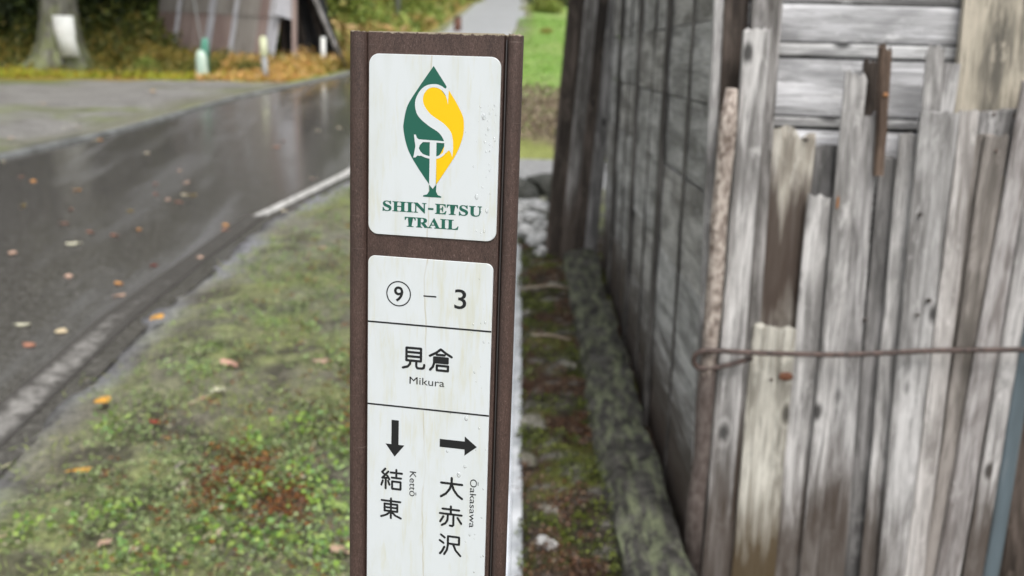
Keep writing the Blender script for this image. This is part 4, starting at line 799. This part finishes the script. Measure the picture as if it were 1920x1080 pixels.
for x, y, s, k, l in [(-3.3, 24, .8, 'yg', 'lime green bush right behind the leaning rafter'), (-4.3, 27, 1.2, 'yg', 'large lime bush on the slope behind the tin shed'), (-5.8, 29, 1.5, 'yg', 'broad yellow green bush high on the slope'), (-3.2, 32, .9, 'yg', 'yellow green bush left of the pale metal pole'), (-4.0, 36, 1.3, 'aut', 'golden bush far up the slope left of the lane'),
        (-2.9, 38, .9, 'aut', 'orange tinged bush beside the lane far up the slope'), (-5.5, 42, 2., 'yg', 'large pale green bush far up the slope'), (-3.0, 50, 1.3, 'yg', 'green bush at the left edge of the far lane'), (1.0, 42, .7, 'yg', 'green bush right of the far lane'), (1.7, 50, 1.4, 'dark', 'dark evergreen bush at the top of the meadow'), (3.2, 48, 1.6, 'dark', 'second dark bush at the top of the meadow, nearer the shed'), (.72, 28.6, .22, 'aut', 'small heap of brown brush lying in the meadow')]:
    shrub(x, y, s, k, l)

# ------------------------------------------------------------------ trees
def lathe_trunk(name, H, r0, r1, flare, mat, seed, k=16):
    q = random.Random(seed); v, f = [], []; zs = [-.15, 0, .12, .28, .5, .8, 1.2, 2, 3.2, 5, H * .6, H]; lob = [q.uniform(0, 6.28) for _ in range(3)]
    for zz in zs:
        fl_ = flare * math.exp(-max(zz, 0) / .3); rr = r0 + (r1 - r0) * max(0, zz) / H
        for i in range(k):
            t = 2 * math.pi * i / k; a = rr + fl_ * (.55 + .45 * math.cos(5 * t + lob[0])) + rr * .06 * math.cos(3 * t + lob[1] + zz)
            v.append((a * math.cos(t) + .02 * math.sin(zz), a * math.sin(t) + .03 * math.sin(zz * .7), zz))
    for j in range(len(zs) - 1):
        for i in range(k): f.append((j * k + i, j * k + (i + 1) % k, (j + 1) * k + (i + 1) % k, (j + 1) * k + i))
    f.append(tuple(range((len(zs) - 1) * k, len(zs) * k)))
    me = mesh(name, v, f, True); me.materials.append(mat); return me
def crown_mesh(n, R_, z0, z1, size, pal, wts, seed, cone=False):
    q = np.random.default_rng(seed); k = 60; zz = z0 + (z1 - z0) * q.random(k) ** (1.2 if cone else .9); pr = (1 - (zz - z0) / (z1 - z0)) if cone else np.sin(np.clip((zz - z0) / (z1 - z0), .05, .97) * math.pi) ** .6
    a = q.random(k) * 6.283; rr = R_ * pr * (.35 + .65 * q.random(k)); c = np.stack([rr * np.cos(a), rr * np.sin(a), zz], 1)
    P = c[q.integers(0, k, n)] + q.normal(0, 1, (n, 3)) * (R_ * .2, R_ * .2, .45)
    return cloud('crown', P, q.uniform(.6, 1.3, n) * size, pick(q, n, pal, wts), .7, seed, .6), c
TR = []
for s_, cone, pal, wts in ((201, True, DARK, [3, 3, 1, 3]), (202, False, OLV, [3, 3, 1, 2]), (203, False, YG, [2, 3, 1, 3])):
    H = 13 if cone else 11; tm = lathe_trunk('trunk', H, .26, .05, .15, M['bark_dark'], s_); cm, cc = crown_mesh(9000, 2.6 if cone else 3.2, 2.8, H + 1, .17, pal, wts, s_, cone)
    lv_, lf = [], []
    lm = []
    for c in cc[:7]: lm.append(tube('limb', [(0, 0, c[2] - 1.2), (c[0] * .5, c[1] * .5, c[2] - .5), tuple(c)], [.06, .04, .015], None, k=5))
    for m_ in lm: m_.materials.append(M['bark_dark'])
    TR.append((tm, cm, lm))
def tree(x, y, k, s, label, group):
    t = empty('forest_tree', (x, y, g(y) - .05), (0, 0, rnd.uniform(0, 6)), label, 'tree', group); tm, cm, lm = TR[k]; S = (s, s, s)
    link('trunk', tm, None, t, scale=S); link('crown', cm, None, t, scale=S)
    for m_ in lm: link('limb', m_, None, t, scale=S)
fg = 'forest trees left of and behind the tin shed'
for x, y, k, s in [(-8.9, 18.6, 0, 1.), (-10.7, 19.4, 0, 1.1), (-7.7, 20.8, 1, 1.), (-9.6, 23, 0, 1.2), (-12.8, 17.6, 1, 1.), (-6.9, 25, 0, 1.1), (-13, 23, 0, 1.2), (-10.5, 27, 1, 1.3), (-7, 30, 0, 1.2), (-16, 20, 0, 1.2), (-15, 27, 1, 1.2), (-9, 35, 0, 1.3), (-18, 16, 0, 1.), (-13, 12, 1, .9), (-17, 9, 0, 1.)]:
    tree(x, y, k, s, 'dark forest tree with trunk in shade left of or behind the tin shed', fg)
for x, y, k, s in [(-9, 44, 2, 1.2), (-6, 58, 2, 1.3), (-12, 52, 1, 1.4), (6, 58, 0, 1.2), (11, 50, 1, 1.1), (1, 78, 2, 1.4), (-4, 85, 0, 1.5), (9, 75, 1, 1.5), (16, 62, 0, 1.3), (-16, 70, 0, 1.5), (-24, 50, 0, 1.5), (22, 45, 1, 1.4), (14, 30, 2, 1.)]:
    tree(x, y, k, s, 'tall tree on the hillside beyond the lane', 'hillside trees beyond the lane')
n_ = 30000; a = q.random(n_); x = -46 + a * 92; y = 95 + 25 * q.random(n_); P = np.stack([x, y, G(y) + q.random(n_) * 14], 1)
tag(link('distant_wood', cloud('distant_wood', P, q.uniform(.4, .9, n_), pick(q, n_, DARK + YG[1:2], [3, 3, 3, 2, 1]), .8, 10, .7)), 'dense wood closing the hillside far behind the lane', 'wood', kind='stuff')
n_ = 24000; y = 14 + q.random(n_) * 26; x = -17 - 8 * q.random(n_) - (y < 30) * 0; k2 = q.random(n_) < .5; x = np.where(k2, x, -9 - q.random(n_) * 16); y = np.where(k2, y, 32 + 8 * q.random(n_))
P = np.stack([x, y, G(y) + q.random(n_) ** 1.3 * 7], 1)
tag(link('forest_interior', cloud('forest_interior', P, q.uniform(.25, .5, n_), pick(q, n_, DARK, [3, 2, 1, 4]), .8, 12, .7)), 'dark interior of the forest behind the old tree', 'forest', kind='stuff')

# the old tree with a moss covered foot and a white board tied to it
def mossbark():
    m = simple('mossy_bark', (.07, .065, .05), (.24, .235, .2), (16, 16, 4), .85, bd=.02); nt = m.node_tree; b = nt.nodes['Principled BSDF']; src = b.inputs['Base Color'].links[0].from_socket
    n = noise(nt, coords(nt, (7, 7, 5)), 1, 5, .65); tcn = N(nt, 'ShaderNodeTexCoord'); sp = N(nt, 'ShaderNodeSeparateXYZ'); L(nt, tcn.outputs['Object'], sp.inputs[0])
    e = mth(nt, 'SUBTRACT', n, mth(nt, 'MULTIPLY', sp.outputs[2], .16))
    L(nt, mix(nt, ramp(nt, e, [(.32, 0), (.5, .8)]), src, (.2, .22, .1)), b.inputs['Base Color']); return m
ot = empty('old_tree', (-6.86, 15.95, g(15.95) - .06), label='thick grey tree trunk with flared mossy roots and a white board on it', cat='tree')
link('trunk', lathe_trunk('trunk', 12, .27, .08, .5, mossbark(), 301, 24), None, ot); cm, cc = crown_mesh(12000, 3.4, 3.2, 13, .17, OLV, [3, 3, 1, 2], 302)
link('crown', cm, None, ot)
for c in cc[:8]: tube('limb', [(0, 0, c[2] - 1.3), (c[0] * .5, c[1] * .5, c[2] - .5), tuple(c)], [.08, .05, .015], M['bark'], ot, 6)
for a, l, r in ((-.4, .75, .1), (-1.3, .5, .12), (-2.4, .8, .1), (3.4, .8, .1), (.5, .6, .09)):
    tube('root', [(math.cos(a) * .12, math.sin(a) * .12, .5), (math.cos(a) * .3, math.sin(a) * .3, .2), (math.cos(a) * l, math.sin(a) * l, .0)], [.09, r, .03], bpy.data.materials['mossy_bark'], ot, 8)
wbz = [(-6.765, 1.69), (-6.755, 1.45), (-6.73, 1.36), (-6.68, 1.115)]; wd = [.30, .305, .275, .29]
v, f = [], []
for (x, zz_), w_ in zip(wbz, wd):
    for dy in (0, .02):
        for i in range(5): s = i / 4; v.append((x + w_ * s, 15.52 + dy + .05 * (2 * s - 1) ** 2, zz_))
for j in range(3):
    a = j * 10
    for i in range(4): f += [(a + i, a + i + 1, a + 11 + i, a + 10 + i), (a + 6 + i, a + 5 + i, a + 15 + i, a + 16 + i)]
    f += [(a + 5, a, a + 10, a + 15), (a + 4, a + 9, a + 19, a + 14)]
f += [tuple([0, 5, 6, 7, 8, 9, 4, 3, 2, 1]), tuple([30, 31, 32, 33, 34, 39, 38, 37, 36, 35])]
tag(link('white_board', mesh('white_board', v, f, True), M['white_board']), 'blank white bent board fixed to the trunk of the old tree', 'board')

# ------------------------------------------------------------------ tin clad shed beyond the road
tin = empty('tin_shed', (0, 0, 0), label='steep tin clad hut with mauve grey sheets and a black open end', cat='shed')
A = Vector((-6.53, 19.0, 1.08)); B = Vector((-4.1, 17.9, .95)); At = Vector((-6.20, 19.5, 3.6)); Bt = Vector((-3.72, 18.4, 3.6))
sheets = [0, .17, .2, .46, .50, .62, .66, .88, .93, 1.0]
us = [0, .16, .19, .42, .475, .62, .655, .82, .9, .985]; mats = ['sheet_a', 'sheet_c', 'sheet_a', 'sheet_c', 'sheet_a', 'sheet_c', 'sheet_b', 'sheet_a', 'sheet_c']
nrm = (B - A).cross(At - A).normalized()
if nrm.y > 0: nrm = -nrm
for row, (t0, t1) in enumerate(((0, .335), (.325, .66), (.65, 1.))):
    for i in range(9):
        a0, a1 = us[i], us[i + 1] - .0; off = nrm * (.012 * (2 - row) * 0 + row * .018 + (.014 if mats[i] == 'sheet_c' else 0) + rnd.uniform(0, .004)); v = []; f = []
        n_ = 6
        for k in range(n_ + 1):
            s = a0 + (a1 - a0) * k / n_; c = nrm * (.008 * (k % 2))
            for t in (t0 + rnd.uniform(-.006, .006), t1): v.append((A.lerp(B, s)).lerp(At.lerp(Bt, s), t) + off + c)
        m0 = len(v); v += [p - nrm * .006 for p in v]
        for k in range(n_): f += [(2 * k, 2 * k + 2, 2 * k + 3, 2 * k + 1), (m0 + 2 * k + 1, m0 + 2 * k + 3, m0 + 2 * k + 2, m0 + 2 * k), (2 * k, m0 + 2 * k, m0 + 2 * k + 2, 2 * k + 2), (2 * k + 1, 2 * k + 3, m0 + 2 * k + 3, m0 + 2 * k + 1)]
        link('tin_sheet', mesh('tin_sheet', v, f), M[mats[i] if not (row and mats[i] == 'sheet_a' and i % 2 == 0) else 'sheet_b'], tin)
def beam(name, p, q_, w_, mat, parent=tin):
    p, q_ = Vector(p), Vector(q_); d = (q_ - p).normalized(); u = d.cross(Vector((0, 1, 0))).normalized() * w_ / 2; n2 = Vector((0, w_ / 2, 0))
    v = [c + a * u + b * n2 for c in (p, q_) for a, b in ((-1, -1), (1, -1), (1, 1), (-1, 1))]
    return link(name, mesh(name, v, [(3, 2, 1, 0), (4, 5, 6, 7), (0, 1, 5, 4), (1, 2, 6, 5), (2, 3, 7, 6), (3, 0, 4, 7)]), M[mat], parent)
beam('jamb_board', (-3.745, 17.85, 1.0), (-3.74, 18.0, 3.5), .075, 'sheet_a')
link('lintel_sheet', mesh('lintel_sheet', [(-4.08, 17.9, 1.86), (-3.76, 17.9, 1.78), (-3.72, 18.35, 3.55), (-3.9, 18.35, 3.55), (-4.08, 17.92, 1.86), (-3.76, 17.92, 1.78), (-3.72, 18.37, 3.55), (-3.9, 18.37, 3.55)], [(0, 1, 2, 3), (7, 6, 5, 4), (0, 4, 5, 1)]), M['sheet_c'], tin)
tube('rafter', [(-2.90, 17.95, 1.05), (-3.1, 18.02, 1.4), (-3.28, 18.1, 1.75), (-3.43, 18.15, 2.1), (-3.6, 18.2, 2.5), (-3.9, 18.4, 3.6)], [.03, .036, .04, .045, .045, .05], M['grey_brown'], tin, 8)
for i in range(9):
    s = i / 8; beam('leaning_pole', (-4.05 + s * 1.05, 18.5 + .1 * (i % 2), 1.0), (-4.2 + s * .42, 18.9, 2.9), .075, 'black_wood' if i % 3 else 'brown_dark')
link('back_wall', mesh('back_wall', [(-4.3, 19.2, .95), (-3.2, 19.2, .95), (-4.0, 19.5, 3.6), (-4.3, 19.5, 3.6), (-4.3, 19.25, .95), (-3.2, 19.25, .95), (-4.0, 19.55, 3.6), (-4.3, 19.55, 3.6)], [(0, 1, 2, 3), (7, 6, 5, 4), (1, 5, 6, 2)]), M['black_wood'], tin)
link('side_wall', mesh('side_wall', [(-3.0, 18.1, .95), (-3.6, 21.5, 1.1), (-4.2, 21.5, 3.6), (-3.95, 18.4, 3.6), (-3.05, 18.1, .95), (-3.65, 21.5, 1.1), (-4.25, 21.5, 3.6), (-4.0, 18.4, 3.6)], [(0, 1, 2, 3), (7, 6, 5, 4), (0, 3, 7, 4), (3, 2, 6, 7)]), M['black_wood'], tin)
link('dark_floor_sill', mesh('floor_sill', [(-4.3, 18.4, 1.0), (-2.9, 18.4, 1.0), (-2.9, 18.5, 1.0), (-4.3, 18.5, 1.0), (-4.3, 18.4, 1.06), (-2.9, 18.4, 1.06), (-2.9, 18.5, 1.06), (-4.3, 18.5, 1.06)], [(4, 5, 6, 7), (0, 1, 5, 4), (1, 2, 6, 5), (3, 0, 4, 7)]), M['brown_dark'], tin).name = 'floor_sill'  # dark brown sill bar across the hut floor
tag(tube('white_stake', [(-3.2, 17.5, .95), (-3.2, 17.5, 1.52)], [.045, .04], M['white_board'], k=8), 'short whitish stake standing before the black opening of the tin hut', 'stake')
gw = empty('guy_wire', (-4.59, 15.5, g(15.5)), label='thin stay cable running up from a green and white guard by the gravel', cat='guy wire')
tube('cable', [(0, 0, .3), (.0, 0, .5), (-.1, .0, 1.15), (-1.0, .3, 7)], .009, M['grey_metal'], gw, 5)
tube('lower_guard', [(.0, 0, -.05), (.0, 0, .02), (-.01, 0, .30), (-.01, 0, .39), (0, 0, .41)], [.08, .095, .088, .07, .03], M['mint'], gw, 10)
tube('upper_guard', [(.035, .02, .05), (.035, .02, .5), (.045, .02, .56), (.04, .02, .585)], [.062, .06, .045, .015], M['green_plastic'], gw, 10)
dl = empty('delineator_post', (-3.70, 15.6, g(15.6)), (0, R(-2.5), 0), 'slim grey roadside marker post with a pale yellow reflector head', 'marker post')
tube('pole', [(0, 0, -.1), (0, 0, .36)], .045, M['grey_metal'], dl, 8); tube('reflector_head', [(0, 0, .33), (0, 0, .36), (0, 0, .6), (0, 0, .63)], [.04, .06, .055, .02], M['pale_yellow'], dl, 10)
up = empty('utility_pole', (-4.38, 30, g(30)), label='thin dark grey wooden pole on the slope behind the tin hut', cat='pole')
tube('pole', [(0, 0, -.2), (.06, 0, 2), (.2, 0, 8)], [.075, .07, .06], M['grey_brown'], up, 8); tube('crossarm', [(-.4, -.1, 7.2), (.8, -.1, 7.2)], .04, M['grey_metal'], up, 6)
mp_ = empty('metal_pole', (-3.41, 30, g(30)), label='pale metal pole standing nearest the lane above the signpost', cat='pole')
tube('pole', [(0, 0, -.2), (0, 0, 6)], .085, M['grey_metal'], mp_, 8); tube('cap', [(0, 0, 6), (0, 0, 6.06)], [.09, .05], M['grey_metal'], mp_, 8)
sp_ = empty('wooden_stub_post', (-1.66, 28.8, g(28.8)), label='short reddish brown post at the left edge of the distant lane', cat='post')
tube('post', [(0, 0, -.1), (0, 0, .34)], .1, simple('red_brown_wood', (.1, .045, .03), (.22, .11, .08), (9, 9, 3), .7), sp_, 8); tube('post_cap', [(0, 0, .34), (0, 0, .38)], [.11, .07], M['brown_dark'], sp_, 8)

# tell the members of the long rows apart by their order from the left
OR = ['leftmost', 'second from left', 'third from left', 'fourth from left', 'fifth from left', 'sixth from left', 'seventh from left', 'eighth from left', 'ninth from left', 'tenth from left', 'eleventh from left', 'twelfth from left', 'third from right', 'second from right', 'rightmost']
for gname, base in ((gd, 'dark evergreen shrub at the forest edge'), (fg, 'dark forest tree left of or behind the tin hut'), ('hillside trees beyond the lane', 'tall tree on the hillside beyond the lane')):
    L_ = sorted([o for o in COL.objects if o.get('group') == gname and o.parent is None], key=lambda o: o.location.x / max(o.location.y, 1))
    for i, o in enumerate(L_): o['label'] = base + ', ' + (OR[i] if i < len(L_) - 1 else 'rightmost')
